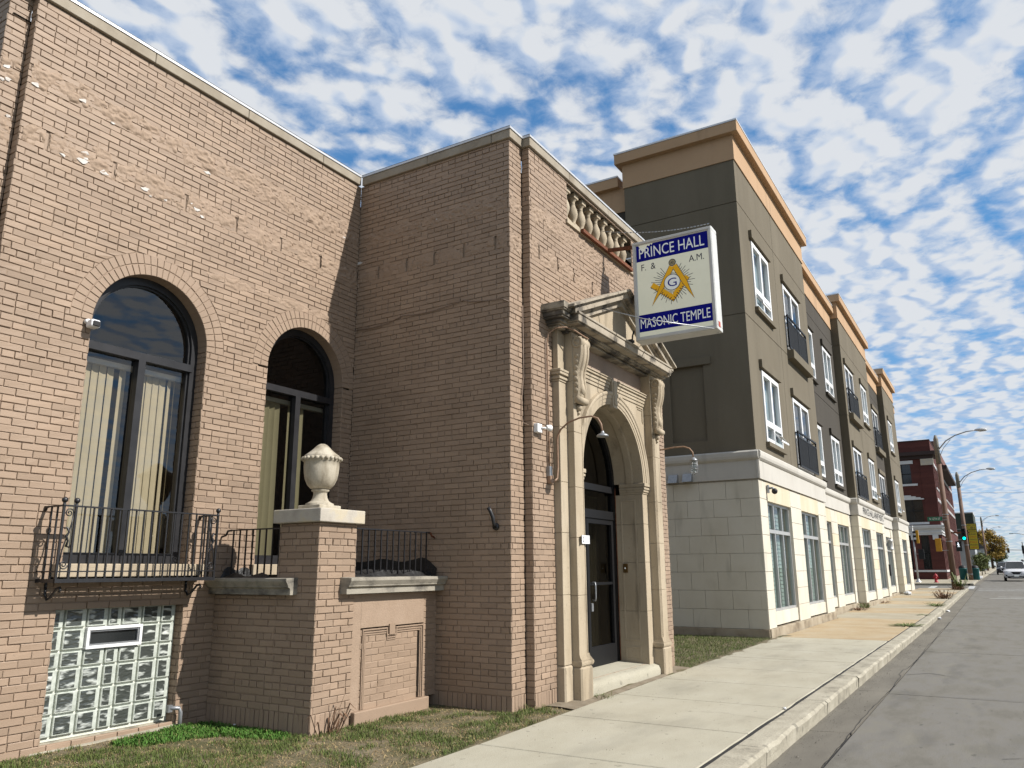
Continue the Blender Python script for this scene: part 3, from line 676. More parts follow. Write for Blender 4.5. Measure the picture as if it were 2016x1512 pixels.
# parged, ragged bands where a cornice was removed
def vnoise(seed):
    r_ = np.random.default_rng(seed); T = r_.random((64,64))
    def f(x, y):
        xi = np.floor(x).astype(int); yi = np.floor(y).astype(int); fx = x-xi; fy = y-yi
        fx = fx*fx*(3-2*fx); fy = fy*fy*(3-2*fy)
        g = lambda i,j: T[i%64,j%64]
        return (g(xi,yi)*(1-fx)+g(xi+1,yi)*fx)*(1-fy)+(g(xi,yi+1)*(1-fx)+g(xi+1,yi+1)*fx)*fy
    return f
NZ = [vnoise(s) for s in (1,2,3,4)]
def parge_band(wall, O, U, Nn, u0, u1, z0, z1, rects, seed, rag=.5, amp=1.0):
    P = wallpt(O,U,Nn); st = .0125; nu = int((u1-u0)/st); nz = int((z1-z0)/st)
    uu = u0+(u1-u0)*np.arange(nu+1)/nu; zz = z0+(z1-z0)*np.arange(nz+1)/nz
    U_, Z_ = np.meshgrid(uu,zz,indexing='ij'); s = seed*7.3
    h = (NZ[0](U_*9+s,Z_*16)-.5)*.016+(NZ[1](U_*22+s,Z_*38)-.5)*.020+(NZ[2](U_*55,Z_*66+s)-.5)*.010
    rub = np.abs(NZ[3](U_*7+s,Z_*13+2)-.5)*2; h = h*amp+.004-.012*(rub < .10)
    t_ = (Z_-z0)/(z1-z0); edge = np.minimum(t_,1-t_)*2
    h -= np.clip(.55-edge-(NZ[2](U_*6+s,Z_*6)-.5)*1.2*rag,0,1)*.03
    hole = np.zeros_like(h,bool)
    for r in rects: hole |= (U_ > r[0]-.004)&(U_ < r[1]+.004)&(Z_ > r[2])&(Z_ < r[3])
    mb = MB(); idx = np.arange((nu+1)*(nz+1)).reshape(nu+1,nz+1)
    V = [P(U_[i,j],Z_[i,j],h[i,j]) for i in range(nu+1) for j in range(nz+1)]; F = []
    for i in range(nu):
        for j in range(nz):
            if hole[i,j] or hole[i+1,j+1] or max(h[i,j],h[i+1,j],h[i,j+1],h[i+1,j+1]) < -.010: continue
            F.append((idx[i,j],idx[i+1,j],idx[i+1,j+1],idx[i,j+1]))
    mb.add(V,F,True); return mb.build('mortar_smear', m_parge, wall)
A_m = ((0,YM,0),(1,0,0),(0,-1,0))
parge_band(wall_m,*A_m,3.40,8.15,6.27,6.63,[],1,amp=1.1); parge_band(wall_m,*A_m,3.40,8.15,5.66,5.99,slots_main,2)
A_s = ((XS_,YM,0),(0,-1,0),(-1,0,0))
parge_band(wall_s,*A_s,.05,2.62,6.25,6.56,[],3,amp=.9); parge_band(wall_s,*A_s,.05,2.62,5.70,5.97,slots_side,4,amp=.35)
A_f = ((0,YF,0),(1,0,0),(0,-1,0))
parge_band(wall_f,*A_f,8.55,13.2,6.22,6.60,[],5,amp=1.0); parge_band(wall_f,*A_f,8.55,13.2,5.68,5.97,slots_f,6)
A_fs = ((0,YC,0),(1,0,0),(0,-1,0))
parge_band(wall_fs,*A_fs,8.20,8.51,6.22,6.56,[],7); parge_band(wall_fs,*A_fs,8.20,8.51,5.68,5.97,[],8)
parge_band(wall_c,(0,YM+.12,0),(1,0,0),(0,-1,0),3.17,3.36,6.27,6.63,[],9); parge_band(wall_c,(0,YM+.12,0),(1,0,0),(0,-1,0),3.17,3.36,5.66,5.99,[],10)
parge_band(wall_m,*A_m,5.6,7.9,4.98,5.12,[],11,rag=.9,amp=.5)
# slots: dark pockets behind the openings
for r in slots_main: MB().box(r[0]-.01,YM+.017,r[2]-.02,r[1]+.01,YM+.05,r[3]+.02).build('slot_pocket', m_brick, wall_m)
for r in slots_side: MB().box(XS_+.017,YM-r[1]-.01,r[2]-.02,XS_+.06,YM-r[0]+.01,r[3]+.02).build('slot_pocket', m_brick, wall_s)
for r in slots_f: MB().box(r[0]-.01,YF+.017,r[2]-.02,r[1]+.01,YF+.06,r[3]+.02).build('slot_pocket', m_brick, wall_f)
# flaked paint: pale chips, each a thin ragged plate
def chip(wall, O, U, Nn, u, z, s):
    P = wallpt(O,U,Nn); n = random.randint(5,7); p = []; ph = random.uniform(0,6.3)
    for k in range(n):
        a = 2*PI*(k+random.uniform(-.3,.3))/n+ph; r = s*random.uniform(.35,1.05); p.append((u+r*1.3*math.cos(a),z+r*.7*math.sin(a)))
    mb = MB(); d = .007
    mb.add([P(a,b,d+random.uniform(-.003,.004)) for a,b in p]+[P(u,z,d+.001)]+[P(a,b,-.004) for a,b in p],
           [(k,(k+1)%n,n) for k in range(n)]+[(n+1+k,n+1+(k+1)%n,(k+1)%n,k) for k in range(n)])
    mb.build('paint_chip', m_chip, wall)
for u,z,s in ((3.44,6.34,.055),(3.92,6.42,.05),(4.02,5.86,.04),(4.00,5.755,.055),(4.03,5.80,.03),(4.24,5.74,.06),(4.72,5.76,.05),(4.79,5.70,.022),(4.98,5.73,.028),(5.31,5.83,.025),
              (5.41,5.79,.05),(5.47,5.72,.035),(5.49,6.31,.045),(7.86,6.36,.03),(4.27,6.34,.025),(3.80,5.73,.03)): chip(wall_m,*A_m,u,z,s)
for u,z,s in ((3.22,6.45,.05),(3.25,6.33,.04),(3.19,6.30,.03),(3.30,5.95,.03)): chip(wall_c,(0,YM+.12,0),(1,0,0),(0,-1,0),u,z,s)
chip(wall_s,*A_s,.04,6.06,.05); chip(wall_s,*A_s,1.45,6.42,.015)
# coping stones with metal flashing on top
cop = MB().box(3.3,YM+.03,ZT+.02,8.1,YM+.3,ZT+.10).build('coping', m_coping, HALL)
def coping_run(a, b, axis, edge, inw, step, ends=(0,0)):
    """axis 'x': runs along X from a to b with outer face at y=edge; 'y': along Y with outer face at x=edge"""
    x = a; k = 0
    while x < b-.02:
        e_ = min(x+step*random.uniform(.92,1.08),b)
        if b-e_ < .3: e_ = b
        mb = MB(); g = .003
        if axis == 'x': mb.cbox(x+g,edge,ZT,e_-g,edge+inw,ZT+.125,.006)
        else: mb.cbox(edge,x+g,ZT,edge+inw,e_-g,ZT+.125,.006)
        mb.build('coping_stone', m_coping, cop); x = e_
coping_run(3.35,8.15,'x',YM-.035,.33,1.35); coping_run(3.12,3.35,'x',YM+.085,.33,1.0); coping_run(8.155,8.485,'x',YC-.035,.3,1.0)
coping_run(8.485,13.32,'x',YF-.035,.33,1.30); coping_run(13.32,13.65,'x',YC-.035,.3,1.0)
coping_run(YC+.27,YM-.04,'y',XS_-.035,.33,1.1)
coping_run(YM+.42,18,'y',3.125,.33,1.4); coping_run(YC+.27,18,'y',13.3,.33,1.4)
fl = MB()
def flash(x0,y0,x1,y1): fl.box(x0,y0,ZT+.128,x1,y1,ZT+.158)
flash(3.35,YM-.045,8.15,YM+.30); flash(3.105,YM+.075,3.35,YM+.40); flash(8.143,YC-.047,8.475,YC+.25); flash(8.475,YF-.047,13.33,YF+.28); flash(13.33,YC-.045,13.66,YC+.25)
flash(8.143,YC+.25,8.49,YM-.045); flash(3.11,YM+.40,3.45,18.3); flash(13.33,YC+.25,13.655,18.3)
fl.build('flashing', m_flash, HALL)
fd = MB()
for (x0,y0,x1,y1) in ((3.36,YM-.03,8.14,YM+.28),(8.16,YC-.03,8.47,YM),(8.49,YF-.03,13.3,YF+.26)): fd.box(x0,y0,ZT+.160,x1,y1,ZT+.178)
fd.build('roof_edge', m_tar, HALL)
# roof, rear and far walls
MB().add([(3.2,YM+.1,7.05),(8.3,YM+.1,7.05),(8.3,YC+.1,7.05),(13.5,YC+.1,7.05),(13.5,18,7.05),(3.2,18,7.05)],[(0,1,2,3,4,5)]).build('roof', m_tar, HALL)
rw = MB(); rw.box(3.18,9.05,-.1,3.35,18,ZT); rw.box(3.18,18,-.1,13.6,18.2,ZT); rw.box(13.45,YC+.02,-.1,13.6,18,ZT)
rw.build('rear_walls', m_brick, HALL)
# inner lining so the rooms stay dark
MB().box(3.4,10.2,-.1,13.4,10.3,7.0).build('inner_partition', m_interior, HALL)
MB().box(3.3,YM+.25,-.1,13.4,10.2,.9).build('inner_floor', m_interior, HALL)
# ---- arched windows
def outline(cx, hw, z0, sp_, n=28):
    return [(cx-hw,z0)]+[(cx-hw*math.cos(PI*k/n),sp_+hw*math.sin(PI*k/n)) for k in range(n+1)]+[(cx+hw,z0)]
def ring_frame(mb, cx, hw, z0, sp_, t, ya, yb, bot=None):
    o = outline(cx,hw,z0,sp_); i = outline(cx,hw-t,z0+(bot if bot is not None else t),sp_); n = len(o)
    for k in range(n-1):
        A,B,C,D = o[k],o[k+1],i[k+1],i[k]; f = lambda p,y:(p[0],y,p[1])
        mb.quad(f(A,ya),f(B,ya),f(C,ya),f(D,ya)); mb.quad(f(D,ya),f(C,ya),f(C,yb),f(D,yb))
    A,B,C,D = o[-1],o[0],i[0],i[-1]
    mb.quad((A[0],ya,A[1]),(B[0],ya,B[1]),(C[0],ya,C[1]),(D[0],ya,D[1])); mb.quad((D[0],ya,D[1]),(C[0],ya,C[1]),(C[0],yb,C[1]),(D[0],yb,D[1]))
def window(h, gmat, slats, ztr):
    cx,hw,z0,sp_,_ = h; ya = YM+.16
    fr = MB(); ring_frame(fr,cx,hw+.002,z0,sp_,.085,ya,ya+.12,bot=.10); fr2 = MB(); ring_frame(fr2,cx,hw-.075,z0+.08,sp_,.03,ya+.03,ya+.1)
    w = fr.build('arched_window', m_dark, HALL)
    fr2.build('sash', m_dark, w)
    MB().box(cx-hw+.06,ya-.012,ztr,cx+hw-.06,ya+.09,ztr+.085).build('transom', m_dark, w)
    MB().box(cx-.042,ya-.014,z0+.095,cx+.042,ya+.09,ztr).build('mullion', m_dark, w)
    MB().add([(p[0],ya+.055,p[1]) for p in outline(cx,hw-.06,z0+.06,sp_)],[tuple(range(31))[::-1]]).build('pane', gmat, w)
    yb = ya+.18
    MB().box(cx-hw+.02,yb-.03,ztr-.10,cx+hw-.02,yb+.03,ztr-.045).build('head_rail', m_white, w)
    for x, ang in slats:
        c, s = math.cos(ang)*.0445, math.sin(ang)*.0445; sag = random.uniform(-.012,.012); yy = yb+.012; nb = 4
        mb = MB(); V = []; zt_ = ztr-.085; zb_ = z0+.1
        for z_ in (zb_,zt_):
            for q in range(nb+1):
                t_ = q/nb*2-1; bow = .008*(1-t_*t_); V.append((x+c*t_-math.sin(ang)*bow+(sag if z_ == zb_ else 0),yy+s*t_+math.cos(ang)*bow,z_-(.012*(t_*t_) if z_ == zt_ else 0)))
        mb.add(V,[(q,q+1,nb+2+q,nb+1+q) for q in range(nb)],True); mb.build('blind_slat', m_blind, w)
    return w
sl1 = [(4.36+.083*k,.12+random.uniform(-.10,.10)) for k in range(5)]+[(4.78,.25),(4.92,.2)]+[(5.085+.082*k,.12+random.uniform(-.10,.10)) for k in range(5)]+[(5.50,.55),(5.57,.9)]
sl2 = [(6.68+.088*k,-.42+random.uniform(-.14,.14)) for k in range(6)]+[(7.37,-.2),(7.46,-.15),(7.55,-.1)]
window(W1,m_glass,sl1,3.86); window(W2,m_glass2,sl2,3.88)
bevel(MB().box(4.225,YM-.085,1.552,5.85,YM+.2,1.678).build('window_sill', m_stone, HALL),.008)
bevel(MB().box(6.56,YM-.06,1.552,8.05,YM+.2,1.678).build('window_sill', m_stone, HALL),.008)
# ---- basement glass-block window
cols_ = [.13,.225,.225,.15,.225,.225,.17]; rows_ = [.185,.20,.155,.20,.20,.19]
sc_ = (5.67-4.33)/sum(cols_); cols_ = [c*sc_ for c in cols_]; sr_ = (1.26-.10)/sum(rows_); rows_ = [r*sr_ for r in rows_]
YG = YM+.10
gbw = MB().box(4.312,YG+.03,.068,5.688,YG+.07,1.272).build('glass_block_window', m_mort, HALL)
gm = bpy.data.materials.new('pressed_glass_block'); gm.use_nodes = True; t = gm.node_tree; b = t.nodes['Principled BSDF']
b.inputs['Base Color'].default_value = (.10,.115,.10,1); b.inputs['Roughness'].default_value = .08; b.inputs['Specular IOR Level'].default_value = .7
g_ = t.nodes.new('ShaderNodeNewGeometry'); mp_ = t.nodes.new('ShaderNodeMapping'); mp_.inputs['Rotation'].default_value = (0,.8,0); mp_.inputs['Scale'].default_value = (8,1,24)
n_ = t.nodes.new('ShaderNodeTexNoise'); n_.inputs['Scale'].default_value = 1; n_.inputs['Detail'].default_value = 2; bp_ = t.nodes.new('ShaderNodeBump'); bp_.inputs['Distance'].default_value = .02
t.links.new(g_.outputs['Position'],mp_.inputs[0]); t.links.new(mp_.outputs[0],n_.inputs['Vector']); t.links.new(n_.outputs[0],bp_.inputs['Height']); t.links.new(bp_.outputs[0],b.inputs['Normal'])
r_ = t.nodes.new('ShaderNodeValToRGB'); r_.color_ramp.elements[0].position = .52; r_.color_ramp.elements[0].color = (.050,.056,.050,1); r_.color_ramp.elements[1].position = .74; r_.color_ramp.elements[1].color = (.62,.65,.60,1)  # diagonal highlights on the glass, painted into the base colour as pale streaks
t.links.new(n_.outputs[0],r_.inputs[0]); t.links.new(r_.outputs[0],b.inputs['Base Color'])
m_gblock = gm
m_gedge = mat('glass_block_edge', [(.3,(.46,.50,.43)),(.7,(.74,.78,.70))], .15, 20, spec=.6)
zz = 1.26
for ri, rh in enumerate(rows_):
    xx = 4.33
    for ci, cw in enumerate(cols_):
        if not (ri == 1 and ci in (2,3,4)):
            x0, x1, z0, z1 = xx+.009, xx+cw-.009, zz-rh+.009, zz-.009
            bl = MB(); bl.cbox(x0,YG,z0,x1,YG+.05,z1,.006); o = bl.build('glass_block', m_gedge, gbw)
            e_ = .03; MB().add([(x0+e_,YG-.001,z0+e_*.5),(x1-e_*.5,YG-.001,z0+e_*.5),(x1-e_*.5,YG-.001,z1-e_*.5),(x0+e_,YG-.001,z1-e_*.5)],[(0,1,2,3)])
            q = MB(); q.cbox(x0+.010,YG-.004,z0+.014,x1-.044,YG+.02,z1-.012,.003); q.build('glass_face', m_gblock, gbw)
        xx += cw
    zz -= rh
vx0 = 4.33+sum(cols_[:2]); vx1 = 4.33+sum(cols_[:5]); vz1 = 1.26-rows_[0]; vz0 = vz1-rows_[1]
vt = MB(); w_ = .03; y0, y1 = YG-.03, YG+.04
vt.box(vx0,y0,vz0,vx1,y1,vz0+w_); vt.box(vx0,y0,vz1-w_,vx1,y1,vz1); vt.box(vx0,y0,vz0+w_,vx0+w_,y1,vz1-w_); vt.box(vx1-w_,y0,vz0+w_,vx1,y1,vz1-w_)
vo = bevel(vt.build('vent_frame', m_white, gbw),.004)
vi = MB(); w2 = .046; vi.box(vx0+w_,y0+.015,vz0+w_,vx1-w_,y1-.01,vz0+w2); vi.box(vx0+w_,y0+.015,vz1-w2,vx1-w_,y1-.01,vz1-w_); vi.box(vx0+w_,y0+.015,vz0+w2,vx0+w2,y1-.01,vz1-w2); vi.box(vx1-w2,y0+.015,vz0+w2,vx1-w_,y1-.01,vz1-w2)
vi.build('vent_sash', m_steel, gbw)
MB().quad((vx0+w2,y0+.04,vz0+w2),(vx1-w2,y0+.04,vz0+w2),(vx1-w2,y0+.04,vz1-w2),(vx0+w2,y0+.04,vz1-w2)).build('vent_pane', m_dkglass, gbw)
sm = MB(); bevel(MB().add([(4.19,YM-.05,-.12),(5.79,YM-.05,-.12),(5.79,YM+.2,-.12),(4.19,YM+.2,-.12),(4.19,YM-.05,-.005),(5.79,YM-.05,.03),(5.72,YM+.16,.072),(4.30,YM+.16,.072)],[(3,2,1,0),(4,5,6,7),(0,1,5,4),(1,2,6,5),(2,3,7,6),(3,0,4,7)]).build('basement_sill', m_kerb, HALL),.015,3)
# downspout shoe by the basement window
dp = MB(); dp.tube([(5.60,YM-.03,.21),(5.70,YM-.06,.20),(5.715,YM-.07,.16),(5.715,YM-.07,-.06)],.022); dp.box(5.58,YM-.05,.17,5.63,YM-.01,.24); dp.build('drain_pipe', m_steel, HALL)
bevel(MB().box(3.17,YM+.08,-.1,3.34,YM+.13,.33).build('corner_stone', m_conc, HALL),.01)
# ---- stone cap, ledges
bevel(MB().box(TX-.06,TY-.065,2.1,6.725,TY+.645,2.245).build('pier_cap', m_stonec, HALL),.012,3)
lp = [(.0,1.352),(.125,1.352),(.125,1.415),(.155,1.432),(.155,1.442),(.172,1.470),(.186,1.492),(.186,1.522),(.0,1.53)]   # out, z
bevel(MB().prism(lp, lambda p,t:(t,TY+.03-p[0],p[1]),6.44,8.185).build('ledge', m_ledge, HALL),.004)
bevel(MB().prism(lp, lambda p,t:(TX+.03-p[0],t,p[1]),6.34,YM+.0).build('ledge', m_ledge, HALL),.004)
tb = MB()                                    # tarred terrace floor and lumpy upstands
def lump(x0,y0,x1,y1,z0,z1,nx=14,ny=6,seed=0):
    V=[];F=[]
    for i in range(nx+1):
        for j in range(ny+1):
            u=i/nx; v=j/ny; V.append((x0+(x1-x0)*u+random.uniform(-.01,.01),y0+(y1-y0)*v+random.uniform(-.01,.01),z0+(z1-z0)*v*(.8+.3*math.sin(u*7+seed))+random.uniform(-.012,.012)))
    for i in range(nx):
        for j in range(ny): F.append((i*(ny+1)+j,(i+1)*(ny+1)+j,(i+1)*(ny+1)+j+1,i*(ny+1)+j+1))
    tb.add(V,F,True)
tb.box(TX+.05,TY+.05,1.40,8.19,YM-.01,1.50)
lump(6.7,TY+.0,8.17,TY+.16,1.515,1.60); lump(6.7,TY+.16,8.17,TY+.12,1.595,1.50)
lump(TX+.16,YM,TX+.0,6.66,1.53,1.60)if False else lump(6.25,6.66,6.25,7.6,1.50,1.52)
tb.build('terrace_floor', m_tar, HALL)
def tarwall(O,U,Nn,u0,u1,zb,zt,n=26):
    P = wallpt(O,U,Nn); V=[];F=[]; ph=random.uniform(0,6)
    for i in range(n+1):
        u=u0+(u1-u0)*i/n; e_=min(i,n-i)/n; top=zt-.025-.022*math.sin(ph+i*.55)-.012*random.random()-(.1*(1-e_/.12) if e_<.12 else 0)
        V += [P(u,zb,.06),P(u,zb+(top-zb)*.5,.03+random.uniform(0,.012)),P(u,top,.013)]
    for i in range(n):
        for j in (0,1): F.append((i*3+j,(i+1)*3+j,(i+1)*3+j+1,i*3+j+1))
    MB().add(V,F,True).build('tar_upstand', m_tar, HALL)
tarwall((XS_,YM,0),(0,-1,0),(-1,0,0),.02,1.56,1.48,1.76); tarwall((0,YM,0),(1,0,0),(0,-1,0),6.12,6.62,1.48,1.66); tarwall((TX+.02,YM,0),(0,-1,0),(-1,0,0),.02,.95,1.52,1.59)
tarwall((0,TY+.03,0),(1,0,0),(0,-1,0),6.68,8.1,1.52,1.60)
# ---- iron railings of the terrace
def rail(name, A, B, n, z0, z1):
    r = MB(); r.bar((A[0],A[1],z1),(B[0],B[1],z1),.034,.014); r0 = r.build(name, m_iron, HALL)
    me = MB().bar((0,0,0),(0,0,z1-z0),.014).mesh('bar'); me.materials.append(m_iron)
    for k in range(n):
        t_ = (k+.5)/n; inst('bar', me, r0, (A[0]+(B[0]-A[0])*t_,A[1]+(B[1]-A[1])*t_,z0))
    return r0
rail('terrace_railing',(6.66,TY+.055),(8.06,TY+.055),13,1.56,2.06); rail('terrace_railing',(TX+.045,6.64),(TX+.045,7.50),8,1.56,2.055)
MB().tube([(8.05,TY+.055,2.06),(8.10,TY+.06,2.055),(8.12,TY+.06,2.02),(8.185,TY+.06,2.0)],.012).build('rail_anchor', m_rust, HALL)
MB().tube([(TX+.045,7.48,2.055),(TX+.04,7.54,2.05),(TX+.03,7.56,2.0),(TX+.03,7.63,1.985)],.012).build('rail_anchor', m_iron, HALL)
# ---- wrought-iron balcony under the first window
BY = 7.32; bx0, bx1 = 4.09, 5.80
bal = MB(); bal.box(bx0-.01,BY-.015,1.505,bx1+.01,BY+.02,1.54); bal.box(bx0-.01,BY+.02,1.505,bx0+.025,YM,1.54); bal.box(bx1-.025,BY+.02,1.505,bx1+.01,YM,1.54)
balo = bal.build('balcony', m_iron, HALL)
pl = MB()
for k in range(5): pl.box(bx0+.03,BY+.045+.052*k,1.512,bx1-.03,BY+.072+.052*k,1.53)
for k in range(11): pl.box(bx0+.06+.16*k,BY+.03,1.506,bx0+.075+.16*k,YM,1.5115)
pl.build('platform_grating', m_iron, balo)
rl = MB(); rl.bar((bx0,BY,2.2),(bx1,BY,2.2),.034,.014); rl.bar((bx0,BY,1.605),(bx1,BY,1.605),.026,.012)
for xx in (bx0,bx1):
    rl.bar((xx,BY,2.2),(xx,YM,2.2),.03,.014); rl.bar((xx,BY,1.605),(xx,YM,1.605),.024,.012)
rl.build('rails', m_iron, balo)
me = MB().bar((0,0,0),(0,0,.69),.0135).mesh('bar'); me.materials.append(m_iron)
for k in range(16): inst('bar', me, balo, (4.205+.088*(k+1)*1.0,BY,1.51))
for xx in (bx0,bx1):
    for y_ in (BY+.10,BY+.20): inst('bar', me, balo, (xx,y_,1.51))
mp = MB().bar((0,0,0),(0,0,.70),.02).mesh('post'); mp.materials.append(m_iron)
ball = MB().sphere((0,0,0),.027,12,8); ball.lathe([(.016,-.045),(.012,-.03),(.014,-.02)],(0,0,0),10); mbl = ball.mesh('finial'); mbl.materials.append(m_iron)
for xx, f_ in ((bx0,1),(4.205,1),(bx1-.11,0),(bx1,1)):
    inst('post', mp, balo, (xx,BY,1.505))
    if f_: inst('finial', mbl, balo, (xx,BY,2.252))
def spiral(c, r0, turns, sgn, n=26, start=0):
    return [(c[0]+sgn*r0*(1-.82*k/n)*math.cos(start+2*PI*turns*k/n),c[1],c[2]+r0*(1-.82*k/n)*math.sin(start+2*PI*turns*k/n)) for k in range(n+1)]
for xa, sg in ((bx0+.057,1),(bx1-.055,-1)):
    sc = MB(); sc.tube(spiral((xa,BY,2.135),.042,1.6,sg,start=0),.006,6); sc.tube(spiral((xa,BY,1.665),.042,1.6,-sg,start=PI),.006,6)
    sc.tube([(xa+sg*.042,BY,2.135),(xa+sg*.03,BY,2.03),(xa,BY,1.91),(xa-sg*.03,BY,1.79),(xa-sg*.042,BY,1.665)],.007,6)
    sc.tube([(xa-sg*.035,BY-.005,1.99),(xa-sg*.01,BY-.01,2.0),(xa+sg*.012,BY-.012,1.96),(xa-sg*.012,BY-.012,1.92),(xa+sg*.01,BY-.012,1.88),(xa-sg*.002,BY-.012,1.83),(xa+sg*.03,BY-.008,1.82),(xa+sg*.038,BY-.005,1.845)],.009,7,rs=[.005,.012,.009,.014,.009,.013,.009,.004])
    sc.build('scroll', m_iron, balo)
for xx in (bx0+.09,bx1-.11):
    br = MB(); br.tube([(xx,YM-.005,1.505),(xx,YM-.01,1.40),(xx,YM-.05,1.352),(xx,YM-.10,1.37),(xx,YM-.19,1.45),(xx,YM-.24,1.462),(xx,YM-.255,1.44),(xx,YM-.24,1.425)],.012,8); br.build('bracket', m_iron, balo)
for xx in (bx0,bx1):
    MB().tube([(xx,YM-.05,2.2),(xx,YM-.02,2.195),(xx,YM-.01,2.17),(xx,YM+.01,2.165)],.012).build('anchor', m_iron, balo)
# ------------------------------------------------------------------ limestone portal (part of the hall)
PX = 10.90
por = MB().box(9.10,YF-.005,-.15,9.31,YF+.25,4.98).build('portal', m_stone, HALL)
MB().box(12.49,YF-.005,-.15,12.70,YF+.25,4.98).build('portal_flank', m_stone, por)
def mirror(fn):
    for s in (-1,1): fn(s, lambda x: PX+s*x)
def sbox(mb, X, a, b, y0, y1, z0, z1, c=.004):
    xa, xb = sorted((X(a),X(b))); return mb.cbox(xa,y0,z0,xb,y1,z1,c)
def portal_side(s, X):
    # outer pilaster: |x| 1.595..1.81 ; inner pilaster: 1.315..1.595
    mb = MB(); zs = [.43,1.28,2.06,2.72,3.45,4.07]
    for a,b in zip(zs[:-1],zs[1:]): sbox(mb,X,1.597,1.81,4.76,YF+.1,a+.0015,b-.0015)
    mb.build('outer_pilaster', m_stone, por)
    pl = MB(); sbox(pl,X,1.59,1.822,4.742,YF+.1,-.12,.425,.02); pl.build('outer_plinth', m_stone, por)
    cp = MB()
    for k,(d,za,zb) in enumerate(((.012,4.07,4.10),(.03,4.10,4.135),(.018,4.135,4.16),(.045,4.16,4.20),(.055,4.20,4.235))): sbox(cp,X,1.60,1.81+d,4.76-d,YF+.1,za,zb+.0005,.005)
    cp.build('pilaster_capital', m_stone, por)
    ub = MB(); sbox(ub,X,1.60,1.80,4.775,YF+.1,4.236,4.80); ub.build('upper_block', m_stone, por)
    ip = MB(); zs = [.52,1.27,2.0,2.66,3.40,4.10,4.80]
    for a,b in zip(zs[:-1],zs[1:]):
        sbox(ip,X,1.375,1.595,4.657,YF+.1,a+.0015,b-.0015)
        sbox(ip,X,1.352,1.375,4.666,YF+.1,a+.0015,b-.0015,.003); sbox(ip,X,1.335,1.352,4.675,YF+.1,a+.0015,b-.0015,.003); sbox(ip,X,1.315,1.335,4.668,YF+.1,a+.0015,b-.0015,.003)
    ip.build('inner_pilaster', m_stone, por)
    ipl = MB(); sbox(ipl,X,1.285,1.612,4.618,YF+.1,-.12,.40,.022); ipl.build('inner_plinth', m_stone, por)
    tor = MB()
    for k in range(9):                         # torus and flared foot
        a = PI*k/8; d = .03*math.sin(a)
        if k < 8:
            a2 = PI*(k+1)/8; sbox(tor,X,1.31-.02-d,1.600+d*.4,4.657-.012-d,YF+.1,.40+.075*(1-math.cos(a))/2,.40+.075*(1-math.cos(a2))/2+.0004,.001)
    for k in range(6):
        d = .028*(1-k/6)**2; sbox(tor,X,1.312-d,1.596,4.656-d,YF+.1,.475+k*.0125,.475+(k+1)*.0125+.0004,.001)
    tor.build('pilaster_foot', m_stone, por)
    # arch pier with impost
    ap = MB(); zs = [.14,.95,1.70,2.30,2.78]
    for a,b in zip(zs[:-1],zs[1:]): sbox(ap,X,1.10,1.316,4.80,5.30,a+.0015,b-.0015)
    ap.build('arch_pier', m_stone, por)
    im = MB()
    for d,za,zb in ((.012,2.78,2.81),(.03,2.81,2.85),(.045,2.85,2.885),(.03,2.885,2.90),(.055,2.90,2.955)): sbox(im,X,1.10-d*.4,1.316,4.80-d,5.2,za,zb+.0004,.004)
    im.build('impost', m_stone, por)
    # jamb panels
    jp = MB(); t = .03
    for (ya,yb,za,zb) in ((4.93,5.20,.50,2.70),(4.93,5.20,.20,.42)):
        xi = 1.10-.006
        for (p,q,r_,u_) in ((ya,yb,za,za+t),(ya,yb,zb-t,zb),(ya,ya+t,za+t,zb-t),(yb-t,yb,za+t,zb-t)): sbox(jp,X,xi,1.12,p,q,r_,u_,.004)
    jp.build('jamb_panel', m_stone, por)
    # scroll console on the inner pilaster
    cn = MB(); xa, xb = 1.345, 1.585
    pts_o = [];  n = 34
    def prof(t):                                # t 0 top .. 1 bottom -> projection from pilaster face and half thickness
        z_ = 4.72-.93*t; pr = .085*(1-t)**1.1+.035*math.sin(PI*min(1,t/.5))*(t<.5)+.028+.03*math.sin(PI*min(1,max(0,(t-.6)/.4)))
        return pr, z_
    out_ = [prof(k/n) for k in range(n+1)]
    ridges = ((0,.0),(.08,.020),(.17,.012),(.24,-.022),(.36,.016),(.5,.026),(.64,.016),(.76,-.022),(.83,.012),(.92,.020),(1,.0))
    V = []; F = []
    for (pr,z_) in out_:
        for (f_,d) in ridges: V.append((X(xa+(xb-xa)*f_),4.657-pr-d,z_))
        V.append((X(xb),4.70,z_)); V.append((X(xa),4.70,z_))
    m_ = len(ridges)+2
    for i in range(n):
        for j in range(m_): F.append((i*m_+j,i*m_+(j+1)%m_,(i+1)*m_+(j+1)%m_,(i+1)*m_+j))
    cn.add(V,F)
    r_ = .082; cn.lathe([(.001,-.016),(.028,-.016),(.034,-.006),(.052,-.006),(.058,-.014),(r_,-.012),(r_,xb-xa+.010),(.058,xb-xa+.012),(.052,xb-xa+.006),(.034,xb-xa+.006),(.028,xb-xa+.016),(.001,xb-xa+.016)],(min(X(xa),X(xb)),4.655-.068,4.645),24,'x')
    r_ = .05; cn.lathe([(.001,-.012),(.03,-.012),(.034,-.004),(r_,-.004),(r_,xb-xa+.004),(.034,xb-xa+.004),(.03,xb-xa+.012),(.001,xb-xa+.012)],(min(X(xa),X(xb)),4.655-.062,3.835),20,'x')
    for k in range(7):                          # leaf under the scroll and side ornament
        z_ = 4.45-.08*k; yy = 4.657-prof((4.72-z_)/.93)[0]*.5
        for xe in (X(xa)-s*.0+(-.006*s if s < 0 else .0),):
            cn.lathe([(.001,-.008),(.026,-.006),(.034,.0),(.036,.006)],(X(xb)-.004 if s < 0 else X(xa)-.004,yy,z_),10,'x')
